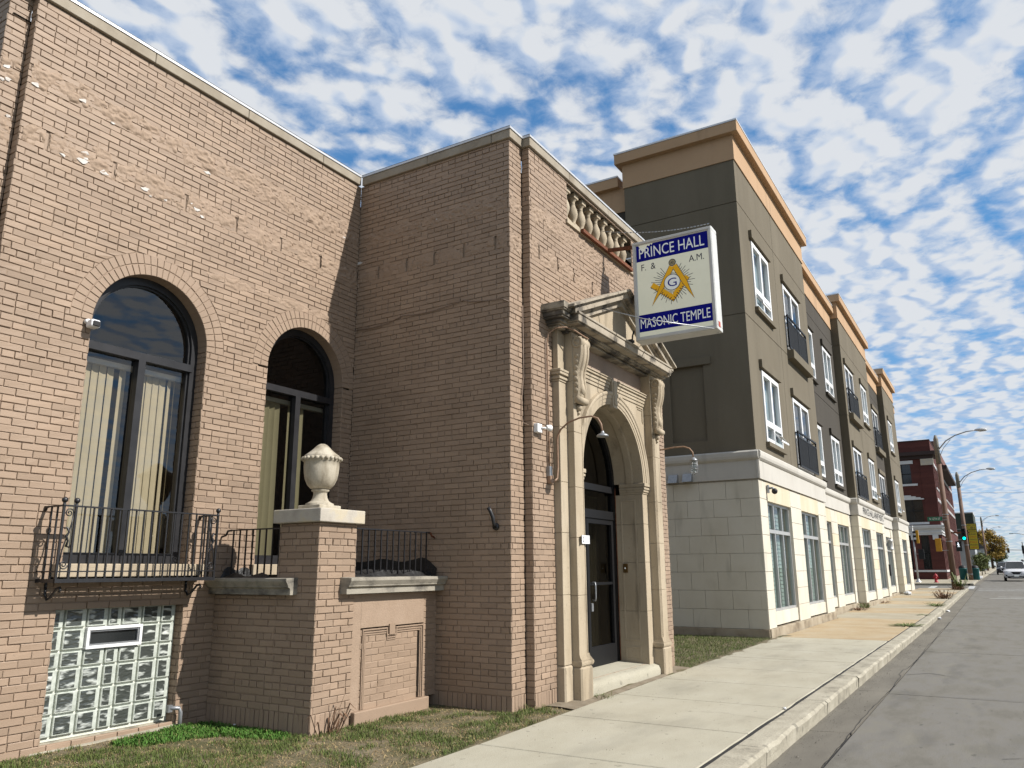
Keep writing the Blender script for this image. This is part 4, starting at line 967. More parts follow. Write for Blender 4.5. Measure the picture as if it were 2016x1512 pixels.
    cn.sphere((X((xa+xb)/2),4.645,3.745),.05,10,7); cn.sphere((X((xa+xb)/2),4.645,3.67),.025,8,6); cn.tube([(X((xa+xb)/2),4.635,4.10),(X((xa+xb)/2),4.60,4.05),(X((xa+xb)/2),4.59,3.97),(X((xa+xb)/2),4.61,3.90)],.05,8,rs=[.02,.05,.055,.03])
    cn.build('console_bracket', m_stone, por)
mirror(portal_side)
# spandrel wall with the arched opening
SP, RA = 2.955, 1.10
sp_ = MB(); n = 40; top = 4.44; hwid = 1.316
for k in range(n):
    a, b = PI*k/n, PI*(k+1)/n
    pa = (PX-RA*math.cos(a),SP+RA*math.sin(a)); pb = (PX-RA*math.cos(b),SP+RA*math.sin(b))
    def outp(t):
        c, s = -math.cos(t), math.sin(t); k_ = min(hwid/abs(c) if abs(c)>1e-6 else 9e9, (top-SP)/s if s>1e-6 else 9e9); return (PX+c*k_,SP+s*k_)
    qa, qb = outp(a), outp(b)
    sp_.quad((pa[0],4.80,pa[1]),(pb[0],4.80,pb[1]),(qb[0],4.80,qb[1]),(qa[0],4.80,qa[1]))
    if abs(qa[0]-qb[0]) > 1e-4 and abs(qa[1]-qb[1]) > 1e-4:
        cxn = PX+(hwid if qa[0] > PX else -hwid); sp_.add([(qa[0],4.80,qa[1]),(qb[0],4.80,qb[1]),(cxn,4.80,top)],[(0,1,2)])
sp_.build('spandrel', m_stone, por)
def sweep(mb, prof, a0=0, a1=PI, n=44, smooth=False):
    """profile (r,y) swept round the arch centre"""
    V=[];F=[];k=len(prof)
    for i in range(n+1):
        a=a0+(a1-a0)*i/n
        for r,y in prof: V.append((PX-r*math.cos(a),y,SP+r*math.sin(a)))
    for i in range(n):
        for j in range(k-1): F.append((i*k+j,(i+1)*k+j,(i+1)*k+j+1,i*k+j+1))
    mb.add(V,F,smooth)
ar = MB(); sweep(ar,[(1.098,5.30),(1.098,4.775),(1.135,4.772),(1.135,4.765),(1.19,4.762),(1.19,4.752),(1.235,4.75),(1.25,4.738),(1.275,4.735),(1.295,4.745),(1.30,4.80)])
ar.build('archivolt', m_stone, por)
rb = MB(); sweep(rb,[(1.10,5.08),(1.08,5.075),(1.075,5.06),(1.075,4.97),(1.08,4.955),(1.10,4.95)]); rb.build('soffit_rib', m_stone, por)
ks = MB(); ks.prism([(-.075,4.0),(.075,4.0),(.105,4.44),(-.105,4.44)], lambda p,t:(PX+p[0],t,p[1]),4.735,4.82); ks.prism([(-.045,4.05),(.045,4.05),(.07,4.40),(-.07,4.40)], lambda p,t:(PX+p[0],t,p[1]),4.72,4.74)
bevel(ks.build('keystone', m_stone, por),.006)
sq = MB()                                      # sunk corner panels of the spandrels
for s in (-1,1):
    for (x0,x1,z0,z1) in ((1.0,1.25,4.20,4.215),(1.235,1.25,3.95,4.20),(1.03,1.22,4.165,4.177),(1.205,1.218,3.98,4.165)):
        a,b = sorted((PX+s*x0,PX+s*x1)); sq.cbox(a,4.787,z0,b,4.81,z1,.003)
sq.build('spandrel_moulding', m_stone, por)
at = MB()
for k,(y,za,zb) in enumerate(((4.785,4.245,4.295),(4.772,4.295,4.345),(4.758,4.345,4.395),(4.735,4.395,4.43),(4.72,4.43,4.45))):
    for (xa,xb) in ((PX-1.316,PX-.13),(PX+.13,PX+1.316)): at.cbox(xa,y,za,xb,4.82,zb+.0005,.003)
at.build('architrave', m_stone, por)
m_frz = mat('painted_frieze', [(.3,(.36,.265,.20)),(.7,(.43,.33,.255))], .8, 3, 8, .001, 80)
MB().box(9.585,4.835,4.44,12.215,4.95,4.80).build('frieze', m_frz, por)
# entablature and pediment
bm_ = MB()
for k,(y,za,zb) in enumerate(((4.70,4.775,4.80),(4.66,4.80,4.825),(4.60,4.825,4.855))): bm_.cbox(9.24,y,za,12.56,YF,zb+.0005,.004)
for k in range(58): bm_.box(9.26+.057*k,4.625,4.80,9.295+.057*k,4.70,4.824)
bm_.build('bed_moulding', m_sooty, por)
hc = MB()
for y,za,zb in ((4.47,4.856,4.875),(4.445,4.875,4.975),(4.43,4.975,5.01)): hc.cbox(9.10+(4.44-y)*-.9,y,za,12.70+(4.44-y)*.9,YF,zb+.0005,.005)
hc.build('cornice', m_soot2, por)
def oc(s, X):
    mb = MB()
    for d,za,zb in ((.16,4.80,4.825),(.20,4.825,4.85),(.235,4.85,4.895),(.29,4.895,4.92),(.31,4.92,4.98),(.335,4.98,5.0),(.35,5.0,5.09)):
        sbox(mb,X,1.70,1.745+d,YF-d,YF+.02,za,zb+.0005,.004)
    mb.build('return_cornice', m_sooty, por)
mirror(oc)
# tympanum and raking cornices
MB().prism([(9.25,5.0),(12.55,5.0),(10.9,5.70)], lambda p,t:(p[0],t,p[1]),4.62,YF+.01).build('tympanum', m_stone, por)
sl_ = .80/1.93
def rake(s, X):
    mb = MB()
    def band(h0,h1,y0,x_in,x_out):
        z = lambda x,h: 5.02+(1.93-x)*sl_+h
        poly = [(x_out,z(x_out,h0)),(x_in,z(x_in,h0)),(x_in,z(x_in,h1)),(x_out,z(x_out,h1))]
        mb.prism(poly, lambda p,t:(X(p[0]),t,p[1]),y0,YF+.015)
    e_ = .0
    band(-.20,-.125,4.56,0,1.62); band(-.125,-.085,4.53,0,1.70); band(-.085,.0,4.465,0,1.85); band(.0,.022,4.44,0,1.93); band(.022,.06,4.41,0,1.985)
    bevel(mb.build('raking_cornice', m_soot2, por),.004)
mirror(rake)
# step
st = MB(); V=[]; nX=22
for i in range(nX+1):
    x=9.60+2.6*i/nX; f=random.uniform(-.018,.018)
    V += [(x,4.70+f,-.1),(x,4.695+f,.08+f*.4),(x,4.72+f,.135),(x,4.79+f,.16),(x,5.32,.19)]
st.add(V,[(i*5+j,(i+1)*5+j,(i+1)*5+j+1,i*5+j+1) for i in range(nX) for j in range(4)],True)
st.build('step', m_conc, por)
# ---- door and fanlight
YD = 5.29
door = MB(); ring_frame(door,PX,1.10,.16,SP,.085,YD,YD+.1,bot=.03); dr = door.build('entrance_door', m_door, HALL)
MB().box(PX-1.05,YD-.015,2.80,PX+1.05,YD+.08,2.90).box(PX-1.05,YD-.015,2.37,PX+1.05,YD+.08,2.50).build('transom_bar', m_door, dr)
leafs = MB()
for (x0,x1) in ((PX-1.01,PX-.01),(PX+.01,PX+1.01)):
    leafs.box(x0,YD+.005,.19,x0+.08,YD+.06,2.37); leafs.box(x1-.08,YD+.005,.19,x1,YD+.06,2.37); leafs.box(x0+.08,YD+.005,.19,x1-.08,YD+.06,.47); leafs.box(x0+.08,YD+.005,2.29,x1-.08,YD+.06,2.37); leafs.box(x0+.08,YD+.012,1.36,x1-.08,YD+.05,1.40)
leafs.build('door_leaf', m_door, dr)
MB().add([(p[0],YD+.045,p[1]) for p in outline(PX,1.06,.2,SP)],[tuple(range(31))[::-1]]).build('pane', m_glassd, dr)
MB().tube([(11.05,YD+.0,1.40),(11.05,YD-.05,1.40),(11.05,YD-.055,1.35),(11.05,YD-.055,1.18),(11.05,YD-.05,1.14),(11.05,YD,1.14)],.013,8).build('door_handle', m_steel, dr)
MB().cbox(11.0,YD-.012,.98,11.06,YD+.01,1.10,.004).build('lock_plate', m_steel, dr)
curt = MB()
for k in range(40):
    x = PX-.95+.0475*k; curt.quad((x,YD+.25+.02*(k%2),.3),(x+.0475,YD+.25+.02*((k+1)%2),.3),(x+.0475,YD+.25+.02*((k+1)%2),2.75),(x,YD+.25+.02*(k%2),2.75))
curt.build('door_curtain', mat('brown_curtain',(.10,.085,.06),.9), dr)
bell = thing('doorbell', (11.97,5.14,1.61), 'brass doorbell plate on the right jamb of the arched doorway', 'doorbell')
bevel(MB().box(11.972,5.10,1.54,11.999,5.175,1.68).build('back_plate', mat('brass',(.22,.13,.045),.4,metal=.7), bell),.005); MB().sphere((11.968,5.138,1.61),.012,8,6).build('button', m_inkw, bell)
# caulk line round the door frame
ck = MB(); ck.tube([(12.0-.003+random.uniform(-.006,.006),YD-.01,.2+.1*k) for k in range(28)],.008,5); ck.build('caulk_line', m_rust, dr)
# ---- balustrade in the parapet
bs = MB().box(9.66,YF+.02,6.655,12.14,YF+.26,6.70).build('balustrade', m_stone, HALL)
bp = [(.075,.0),(.075,.055),(.045,.058),(.062,.075),(.050,.09),(.038,.11),(.050,.15),(.072,.21),(.078,.26),(.068,.32),(.045,.38),(.036,.42),(.040,.425),(.034,.435),(.040,.47),(.058,.49),(.060,.50)]
bmb = MB(); bmb.lathe(bp,(0,0,0),16); bmb.cbox(-.075,-.075,.0,.075,.075,.055,.004); bmb.cbox(-.07,-.07,.50,.07,.07,.58,.004)
bme = bmb.mesh('baluster'); bme.materials.append(m_stone)
for k in range(9): inst('baluster', bme, bs, (9.81+.2725*k,YF+.12,6.70))
MB().box(9.64,YF+.30,6.6,12.16,YF+.34,7.3).build('balustrade_back', m_brick, bs)
MB().box(9.60,YF-.03,6.60,12.20,YF+.26,6.66).build('balustrade_base', m_stone, bs)
# ------------------------------------------------------------------ lettering
def text_mesh(s, bold=0.0, spacing=1.0):
    cu = bpy.data.curves.new('t','FONT'); cu.body = s; cu.size = 1; cu.offset = bold; cu.space_character = spacing; cu.resolution_u = 3
    ob = bpy.data.objects.new('t', cu); COL.objects.link(ob)
    dg = bpy.context.evaluated_depsgraph_get(); dg.update(); me = bpy.data.meshes.new_from_object(ob.evaluated_get(dg))
    v = [tuple(p.co) for p in me.vertices]; f = [tuple(p.vertices) for p in me.polygons]
    bpy.data.objects.remove(ob); bpy.data.curves.remove(cu); bpy.data.meshes.remove(me); return v, f
def text(name, s, parent, O, U, V_, Nn, w, h, m_, th=.003, bold=.0, spacing=1.0, loc=None):
    """lettering fitted to w x h with its lower left corner at O"""
    v, f = text_mesh(s,0.0,spacing); xs = [p[0] for p in v]; ys = [p[1] for p in v]
    x0,x1,y0,y1 = min(xs),max(xs),min(ys),max(ys); O = Vector(O); U = Vector(U); V_ = Vector(V_); Nn = Vector(Nn)
    mb = MB(); bo = bold*1.3*h                     # heavier strokes: shifted copies, each a hair prouder
    for i_,(sx_,sy_) in enumerate(((0,0),(-1,0),(1,0),(0,1),(0,-1),(-.7,.7),(.7,.7)) if bold else ((0,0),)):
        mb.add([tuple(O+U*((a-x0)/(x1-x0)*w+sx_*bo)+V_*((b-y0)/(y1-y0)*h+sy_*bo)+Nn*(th+i_*.0002)) for a,b,_ in v],f); return mb.build(name, m_, parent, loc)
# ------------------------------------------------------------------ projecting sign
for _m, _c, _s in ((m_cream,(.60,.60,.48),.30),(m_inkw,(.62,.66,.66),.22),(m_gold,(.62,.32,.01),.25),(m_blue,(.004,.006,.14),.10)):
    _b = _m.node_tree.nodes['Principled BSDF']; _b.inputs['Emission Color'].default_value = (*_c,1); _b.inputs['Emission Strength'].default_value = _s   # glow added to brighten the shaded sign face, lettering and emblem
SX = 10.95
sg = thing('projecting_sign', (SX,4.4,5.0), 'cream and navy box sign with gold compass emblem hanging over the doorway', 'sign')
SU, SV, SN = (0,-1,0), (0,0,1), (-1,0,0)
sy0, sy1, sz0, sz1 = 4.376, 3.09, 5.02, 6.655
case = MB(); t = .065; d = .13
case.box(SX,sy1,sz0,SX+d*2,sy0,sz0+t); case.box(SX,sy1,sz1-t,SX+d*2,sy0,sz1); case.box(SX,sy1,sz0+t,SX+d*2,sy1+t,sz1-t); case.box(SX,sy0-t,sz0+t,SX+d*2,sy0,sz1-t)
bevel(case.build('case', m_signbox, sg),.008)
ln = MB()
for (a,b,c_,e_) in ((sy1+.008,sy0-.008,sz0+.008,sz0+.05),(sy1+.008,sy0-.008,sz1-.05,sz1-.008),(sy1+.008,sy1+.05,sz0+.05,sz1-.05),(sy0-.05,sy0-.008,sz0+.05,sz1-.05)): ln.box(SX-.014,a,c_,SX+.02,b,e_)
bevel(ln.build('retainer', m_signbox, sg),.006)
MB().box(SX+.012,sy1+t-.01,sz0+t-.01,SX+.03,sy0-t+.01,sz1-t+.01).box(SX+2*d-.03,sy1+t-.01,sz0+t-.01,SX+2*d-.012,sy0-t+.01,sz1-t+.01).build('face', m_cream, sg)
MB().box(SX+.05,sy1+.008,sz0+.05,SX+.13,sy1-.006,sz0+.13).build('maker_label', m_subred, sg)
fx = SX+.011
fy0, fy1 = 4.312, 3.155
def fp(u, z, d=0): return (fx-d, u, z)
bnd = MB(); bnd.add([fp(fy0,6.315),fp(fy1,6.315),fp(fy1,6.588),fp(4.03,6.588),fp(4.05,6.56),fp(4.07,6.585),fp(4.09,6.55),fp(4.12,6.588-.02),fp(4.15,6.53),fp(4.165,6.49),fp(4.20,6.47),fp(4.24,6.52),fp(4.27,6.588),fp(fy0,6.588)],[tuple(range(14))])
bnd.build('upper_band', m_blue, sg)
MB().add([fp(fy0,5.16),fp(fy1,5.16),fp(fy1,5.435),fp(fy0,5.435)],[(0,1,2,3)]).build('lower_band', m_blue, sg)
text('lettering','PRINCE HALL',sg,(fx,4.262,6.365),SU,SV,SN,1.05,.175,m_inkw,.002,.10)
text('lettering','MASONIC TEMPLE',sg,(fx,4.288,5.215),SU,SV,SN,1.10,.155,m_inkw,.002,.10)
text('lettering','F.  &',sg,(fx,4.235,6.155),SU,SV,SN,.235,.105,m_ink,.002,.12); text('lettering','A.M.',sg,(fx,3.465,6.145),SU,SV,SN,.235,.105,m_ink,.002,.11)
ec = (3.746,5.876)
def pl2(mb, pts, d): mb.add([fp(a,b,d) for a,b in pts],[tuple(range(len(pts)))])
def stroke(mb, a, b, w, d):
    dx, dz = b[0]-a[0], b[1]-a[1]; L = math.hypot(dx,dz); nx, nz = -dz/L*w/2, dx/L*w/2
    pl2(mb,[(a[0]+nx,a[1]+nz),(b[0]+nx,b[1]+nz),(b[0]-nx,b[1]-nz),(a[0]-nx,a[1]-nz)],d)
ry = MB()
for k in range(46):
    a = 2*PI*k/46+.03; r1 = .36 if k%2 else .31
    r1 *= 1.0-.12*abs(math.sin(2*a)); c, s = math.cos(a), math.sin(a)
    if s > .9: r1 = .16
    stroke(ry,(ec[0]+.14*c,ec[1]+.14*s),(ec[0]+r1*c,ec[1]+r1*s),.008,.001)
ry.build('emblem_rays', m_ink, sg)
def leg(piv, tip, w0, d, m_, nm, grow=0):
    dx, dz = tip[0]-piv[0], tip[1]-piv[1]; L = math.hypot(dx,dz); nx, nz = -dz/L, dx/L
    mb = MB(); f = lambda t,w:(piv[0]+dx*t+nx*w,piv[1]+dz*t+nz*w)
    g = grow; pl2(mb,[f(.06,-w0*.9-g),f(.06,w0*.5+g),f(.55,w0*.45+g),f(.8,w0*.22+g),f(1+g*2,0),f(.8,-w0*.28-g),f(.55,-w0*.8-g)],d); mb.build(nm,m_,sg)
piv = (3.728,6.175); tl, tr = (4.085,5.553), (3.413,5.560)
sqr = MB(); sqo = MB(); bt = (3.74,5.565)
def arm(mb, e_, w, d):
    dx, dz = e_[0]-bt[0], e_[1]-bt[1]; L = math.hypot(dx,dz); nx, nz = -dz/L, dx/L
    if nz < 0: nx, nz = -nx, -nz
    pl2(mb,[bt,e_,(e_[0]+nx*w,e_[1]+nz*w),(bt[0],bt[1]+w/nz)],d)
for e_ in ((4.10,5.86),(3.47,5.90)): arm(sqr,e_,.085,.0032)
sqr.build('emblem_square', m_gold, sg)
for e_ in ((4.10,5.86),(3.47,5.90)):
    for k in range(9):
        t_ = .06+.09*k; p = (bt[0]+(e_[0]-bt[0])*t_,bt[1]+(e_[1]-bt[1])*t_); L = math.hypot(e_[0]-bt[0],e_[1]-bt[1]); nx, nz = -(e_[1]-bt[1])/L, (e_[0]-bt[0])/L
        if nz < 0: nx, nz = -nx, -nz
        h_ = .04 if k%2 else .028; stroke(sqo,p,(p[0]+nx*h_,p[1]+nz*h_),.012,.0042)
    stroke(sqo,bt,e_,.008,.0042)
sqo.build('emblem_scale', m_ink, sg)
leg(piv,tl,.055,.0048,m_ink,'emblem_outline',.007); leg(piv,tr,.055,.0048,m_ink,'emblem_outline',.007)
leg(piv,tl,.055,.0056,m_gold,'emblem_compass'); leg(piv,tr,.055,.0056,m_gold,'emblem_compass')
def disc(r, d, c, n=32): mb = MB(); pl2(mb,[(c[0]+r*math.cos(2*PI*k/n),c[1]+r*math.sin(2*PI*k/n)) for k in range(n)],d); return mb
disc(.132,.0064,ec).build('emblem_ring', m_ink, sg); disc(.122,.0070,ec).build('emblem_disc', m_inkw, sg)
text('lettering','G',sg,(fx,ec[0]+.072,ec[1]-.068),SU,SV,SN,.145,.136,m_blue,.0078,.05)
disc(.058,.0066,(piv[0],piv[1]+.02)).build('emblem_ring', m_ink, sg); disc(.046,.0072,(piv[0],piv[1]+.02)).build('emblem_disc', mat('sign_brass',(.50,.42,.22),.4), sg)
text('lettering','AD',sg,(fx,piv[0]+.03,piv[1]-.003),SU,SV,SN,.06,.045,m_ink,.0080,.02)
# brackets: rusty channel on the wall, arm, rods, chain, cable
MB().box(10.03,4.775,6.60,11.97,4.825,6.655).box(10.03,4.825,6.64,11.97,4.86,6.655).build('wall_channel', m_rust, sg)
MB().bar((10.93,4.80,6.62),(10.99,4.36,6.60),.05,.05).build('bracket_arm', m_rust, sg)
rd = MB(); rd.tube([(10.1,4.60,5.37),(10.45,4.05,5.20),(SX-.02,3.14,5.02)],.0085,6); rd.tube([(11.9,4.60,5.37),(11.4,4.05,5.20),(SX+.2,3.14,5.02)],.0085,6); rd.build('guy_rod', m_steel, sg)
MB().box(10.9,4.42,5.02,11.0,4.62,5.06).box(10.9,4.58,4.98,11.0,4.63,5.12).build('lower_bracket', m_iron, sg)
MB().tube([(10.95,4.40,5.2),(10.95,4.43,5.12),(10.95,4.44,5.0),(10.9,4.50,4.92),(10.8,4.60,4.86),(10.6,4.64,4.83)],.012,6).build('power_cable', m_black, sg)
ch = MB(); mz = lambda t:6.70+(7.0-6.70)*t*t
for k in range(34):
    t_ = k/34; ya = 3.12+(4.9-3.12)*t_; ch.bar((SX+.02,ya,mz(t_)-.0),(SX+.02,ya+.034,mz(t_+.02)),.016 if k%2 else .006,.006 if k%2 else .016)
ch.build('stay_chain', m_steel, sg)
# ------------------------------------------------------------------ urn on the terrace pier
URN = thing('stone_urn', (6.375,6.36,2.245), 'pale stone urn with beaded rim and domed lid on the brick pier', 'urn')
c0 = (6.375,6.36,2.245)
bevel(MB().box(c0[0]-.165,c0[1]-.165,c0[2],c0[0]+.165,c0[1]+.165,c0[2]+.055).build('base', m_urn, URN),.008,3)
MB().lathe([(.155,.055),(.155,.075),(.13,.085),(.10,.105),(.082,.14),(.074,.18),(.078,.205),(.098,.215),(.098,.228)],c0,28).build('foot', m_urn, URN)
MB().lathe([(.06,.225),(.112,.243),(.150,.285),(.177,.345),(.191,.415),(.196,.48),(.195,.535),(.20,.54),(.205,.548),(.205,.592),(.195,.60)],c0,36).build('bowl', m_urn, URN)
bd = MB()
for k in range(24):
    a = 2*PI*k/24; bd.sphere((c0[0]+.208*math.cos(a),c0[1]+.208*math.sin(a),c0[2]+.571),.0225,8,6)
bd.build('bead_ring', m_urn, URN)
MB().lathe([(.198,.60),(.190,.612),(.162,.632),(.13,.657),(.100,.685),(.074,.712),(.050,.733),(.026,.745),(.001,.748)],c0,36).build('lid', m_urn, URN)
# ------------------------------------------------------------------ small fittings on the hall
cm = thing('security_camera', (4.29,7.60,4.04), 'small white bullet camera beside the left arched window', 'camera')
bevel(MB().box(4.235,7.50,4.005,4.335,7.615,4.09).build('body', m_white, cm),.022,3); bevel(MB().box(4.25,7.488,4.015,4.322,7.505,4.072).build('lens_cover', m_black, cm),.012,3); MB().tube([(4.245,7.63,4.075),(4.25,7.58,4.075)],.025,10).build('mount', m_white, cm)
plq = thing('house_number_plaque', (9.47,4.63,1.93), 'small white curled plaque with the number 1218 on the left pilaster', 'plaque')
pq = MB(); V=[];n=8
for i in range(n+1):
    u=i/n*2-1; y=4.640-.022*(abs(u)**3)-.004
    for z_ in (1.925,2.035): V.append((9.485+.115*u,y,z_))
pq.add(V+[(a,b+.008,c_) for a,b,c_ in V],[(2*i,2*i+2,2*i+3,2*i+1) for i in range(n)]+[(18+2*i,18+2*i+1,18+2*i+3,18+2*i+2) for i in range(n)]+[(2*i,18+2*i,18+2*i+2,2*i+2) for i in range(n)]+[(2*i+1,2*i+3,18+2*i+3,18+2*i+1) for i in range(n)])
pq.build('plate', m_white, plq); text('lettering','1 2 1 8',plq,(9.395,4.633,1.945),(1,0,0),(0,0,1),(0,-1,0),.175,.075,m_ink,.001,.09)
fh = thing('wall_hook', (8.17,5.2,2.1), 'black iron flag bracket bolted to the shaded side wall', 'bracket')
MB().lathe([(.001,-.02),(.04,-.018),(.045,0),(.045,.01)],(8.178,5.19,2.11),14,'x').build('base_plate', m_iron, fh)
MB().tube([(8.17,5.19,2.11),(8.13,5.19,2.15),(8.12,5.195,2.22),(8.105,5.22,2.29),(8.09,5.24,2.34)],.02,9,rs=[.03,.02,.024,.022,.026]).build('socket', m_iron, fh)
fl_ = thing('floodlight', (8.62,4.84,3.35), 'small white floodlight fixture on the brick beside the portal', 'light')
bevel(MB().box(8.555,4.795,3.30,8.675,4.86,3.415).build('junction_box', m_white, fl_),.008); MB().tube([(8.64,4.80,3.36),(8.68,4.77,3.365),(8.70,4.75,3.36)],.014,8).build('arm', m_white, fl_)
MB().lathe([(.02,.0),(.03,.02),(.04,.07),(.045,.09)],(8.69,4.745,3.375),14,'x').build('lamp_head', m_white, fl_)
MB().tube([(8.555,4.85,3.36),(8.47,4.96,3.42),(8.44,4.965,3.55),(8.46,4.965,3.8),(8.53,4.965,4.1) if False else (8.50,4.965,4.05),(8.49,4.965,5.0)],.006,5).build('feed_wire', m_cable, fl_)
def goose(X_, label, caged):
    g = thing('gooseneck_lamp', (X_,4.84,2.73), label, 'lamp', 'gooseneck lamps flanking the doorway')
    if not caged:
        bevel(MB().box(8.885,4.80,2.68,8.965,4.86,2.78).build('conduit_box', m_copper, g),.01)
        MB().tube([(8.92,4.82,2.71),(9.0,4.80,2.715),(9.05,4.79,2.76),(9.06,4.785,2.9),(9.06,4.785,3.25),(9.06,4.78,3.31),(9.06,4.73,3.40),(9.06,4.62,3.48),(9.06,4.45,3.525),(9.06,4.28,3.53),(9.06,4.19,3.49),(9.06,4.145,3.41),(9.06,4.132,3.31)],.0125,8).build('pipe', m_copper, g)
        MB().lathe([(.015,.075),(.022,.06),(.03,.045),(.065,.03),(.075,.018),(.078,.0),(.07,.004),(.02,.01),(.001,.01)],(9.06,4.13,3.245),18).build('shade', m_steel, g)
    else:
        MB().tube([(12.75,4.86,3.575),(12.75,4.70,3.59),(12.75,4.50,3.61),(12.75,4.32,3.61),(12.75,4.22,3.57),(12.75,4.17,3.50),(12.75,4.163,3.42)],.0125,8).build('pipe', m_copper, g)
        MB().lathe([(.015,.06),(.03,.05),(.05,.03),(.066,.01),(.07,0),(.001,.0)],(12.75,4.163,3.36),16).build('shade', m_steel, g)
        cg = MB()
        for k in range(6):
            a = 2*PI*k/6; cg.tube([(12.75+.058*math.cos(a),4.163+.058*math.sin(a),3.36),(12.75+.065*math.cos(a),4.163+.065*math.sin(a),3.24),(12.75+.05*math.cos(a),4.163+.05*math.sin(a),3.15),(12.75,4.163,3.125)],.004,4)
        for z_,r_ in ((3.30,.06),(3.22,.065),(3.16,.055)): cg.tube([(12.75+r_*math.cos(2*PI*k/16),4.163+r_*math.sin(2*PI*k/16),z_) for k in range(17)],.004,4)
        cg.build('wire_cage', m_steel, g); MB().lathe([(.03,.2),(.042,.15),(.044,.06),(.03,.01),(.001,0)],(12.75,4.163,3.155),14).build('globe', glass_mat('lamp_globe',(.8,.85,.85),.06), g)
goose(9.06,'curved copper gooseneck lamp with small shade left of the arched door',False)
goose(12.75,'curved gooseneck lamp with wire cage right of the portal',True)
cdt = thing('conduit', (8.9,4.84,2.75), 'painted electrical conduit climbing the brick left of the portal', 'conduit')
MB().tube([(8.93,4.84,2.78),(8.93,4.84,3.6),(8.915,4.84,4.55),(8.92,4.82,4.70),(8.97,4.72,4.78),(9.06,4.62,4.795),(9.2,4.56,4.775),(9.36,4.52,4.735),(9.50,4.50,4.72)],.0105,7).build('pipe', m_copper, cdt)
MB().tube([(8.895,4.848,2.78),(8.895,4.848,3.5),(8.885,4.848,4.45),(8.89,4.84,4.62)],.006,6).build('wire', m_cable, cdt)
MB().box(8.88,4.81,2.77,8.95,4.858,2.9).build('coupling', m_steel, cdt)
wc = thing('wall_cable', (8.18,6.3,5.0), 'thin slack cable sagging across the shaded side wall', 'cable')
MB().tube([(8.176,y,z) for y,z in ((7.6,5.01),(7.3,5.0),(7.0,5.02),(6.75,5.085),(6.5,5.06),(6.2,5.06),(5.9,5.09),(5.7,5.12),(5.6,5.08),(5.3,5.04),(5.1,5.03),(4.99,4.97))],.0065,5).build('wire', m_cable, wc)
# ------------------------------------------------------------------ apartment building
APT = thing('apartment_building', (19.45,4.76,0), 'olive stucco apartment block over cream stone ground floor', 'building')
def facade(P, u0, u1, z0, z1, holes, mb=None):
    """flat wall with rectangular openings (u0,u1,z0,z1,depth,back)"""
    mb = mb or MB()
    us = sorted({u0,u1}|{min(max(h[i],u0),u1) for h in holes for i in (0,1)}); zs = sorted({z0,z1}|{min(max(h[i],z0),z1) for h in holes for i in (2,3)})
    def inside(u,z):
        for h in holes:
            if h[0]-1e-6 < u < h[1]+1e-6 and h[2]-1e-6 < z < h[3]+1e-6: return h
        return None
    cells = {}
    for i in range(len(us)-1):
        for j in range(len(zs)-1): cells[i,j] = inside((us[i]+us[i+1])/2,(zs[j]+zs[j+1])/2)
    for (i,j),h in cells.items():
        a,b,c,d = us[i],us[i+1],zs[j],zs[j+1]
        if h is None: mb.quad(P(a,c,0),P(b,c,0),P(b,d,0),P(a,d,0))
        elif h[5]: mb.quad(P(a,c,-h[4]),P(b,c,-h[4]),P(b,d,-h[4]),P(a,d,-h[4]))
        if h is not None:
            D = h[4]
            for (ni,nj,e0,e1) in ((i-1,j,(a,c),(a,d)),(i+1,j,(b,c),(b,d)),(i,j-1,(a,c),(b,c)),(i,j+1,(a,d),(b,d))):
                o = cells.get((ni,nj),'x')
                if o is None or (o != 'x' and o is not h and o[4] < D): 
                    D0 = 0 if o is None else o[4]
                    mb.quad(P(e0[0],e0[1],-D0),P(e1[0],e1[1],-D0),P(e1[0],e1[1],-D),P(e0[0],e0[1],-D))
    return mb
BAYS = [(19.45,28.2,4.76,0),(28.2,35.6,5.08,1),(35.6,44.4,4.76,0),(44.4,51.2,5.08,1),(51.2,57.3,4.76,0)]
WINS = {0:[20.6],1:[28.78,32.72],2:[40.9],3:[],4:[52.3]}; FRS = {0:[24.32],1:[],2:[36.15],3:[47.6],4:[]}
ZW = [(8.47,10.38),(4.81,6.70)]; ZF = [(8.18,10.32),(4.46,6.65)]
GW = 1.86; FWD = 2.32; GR = .022
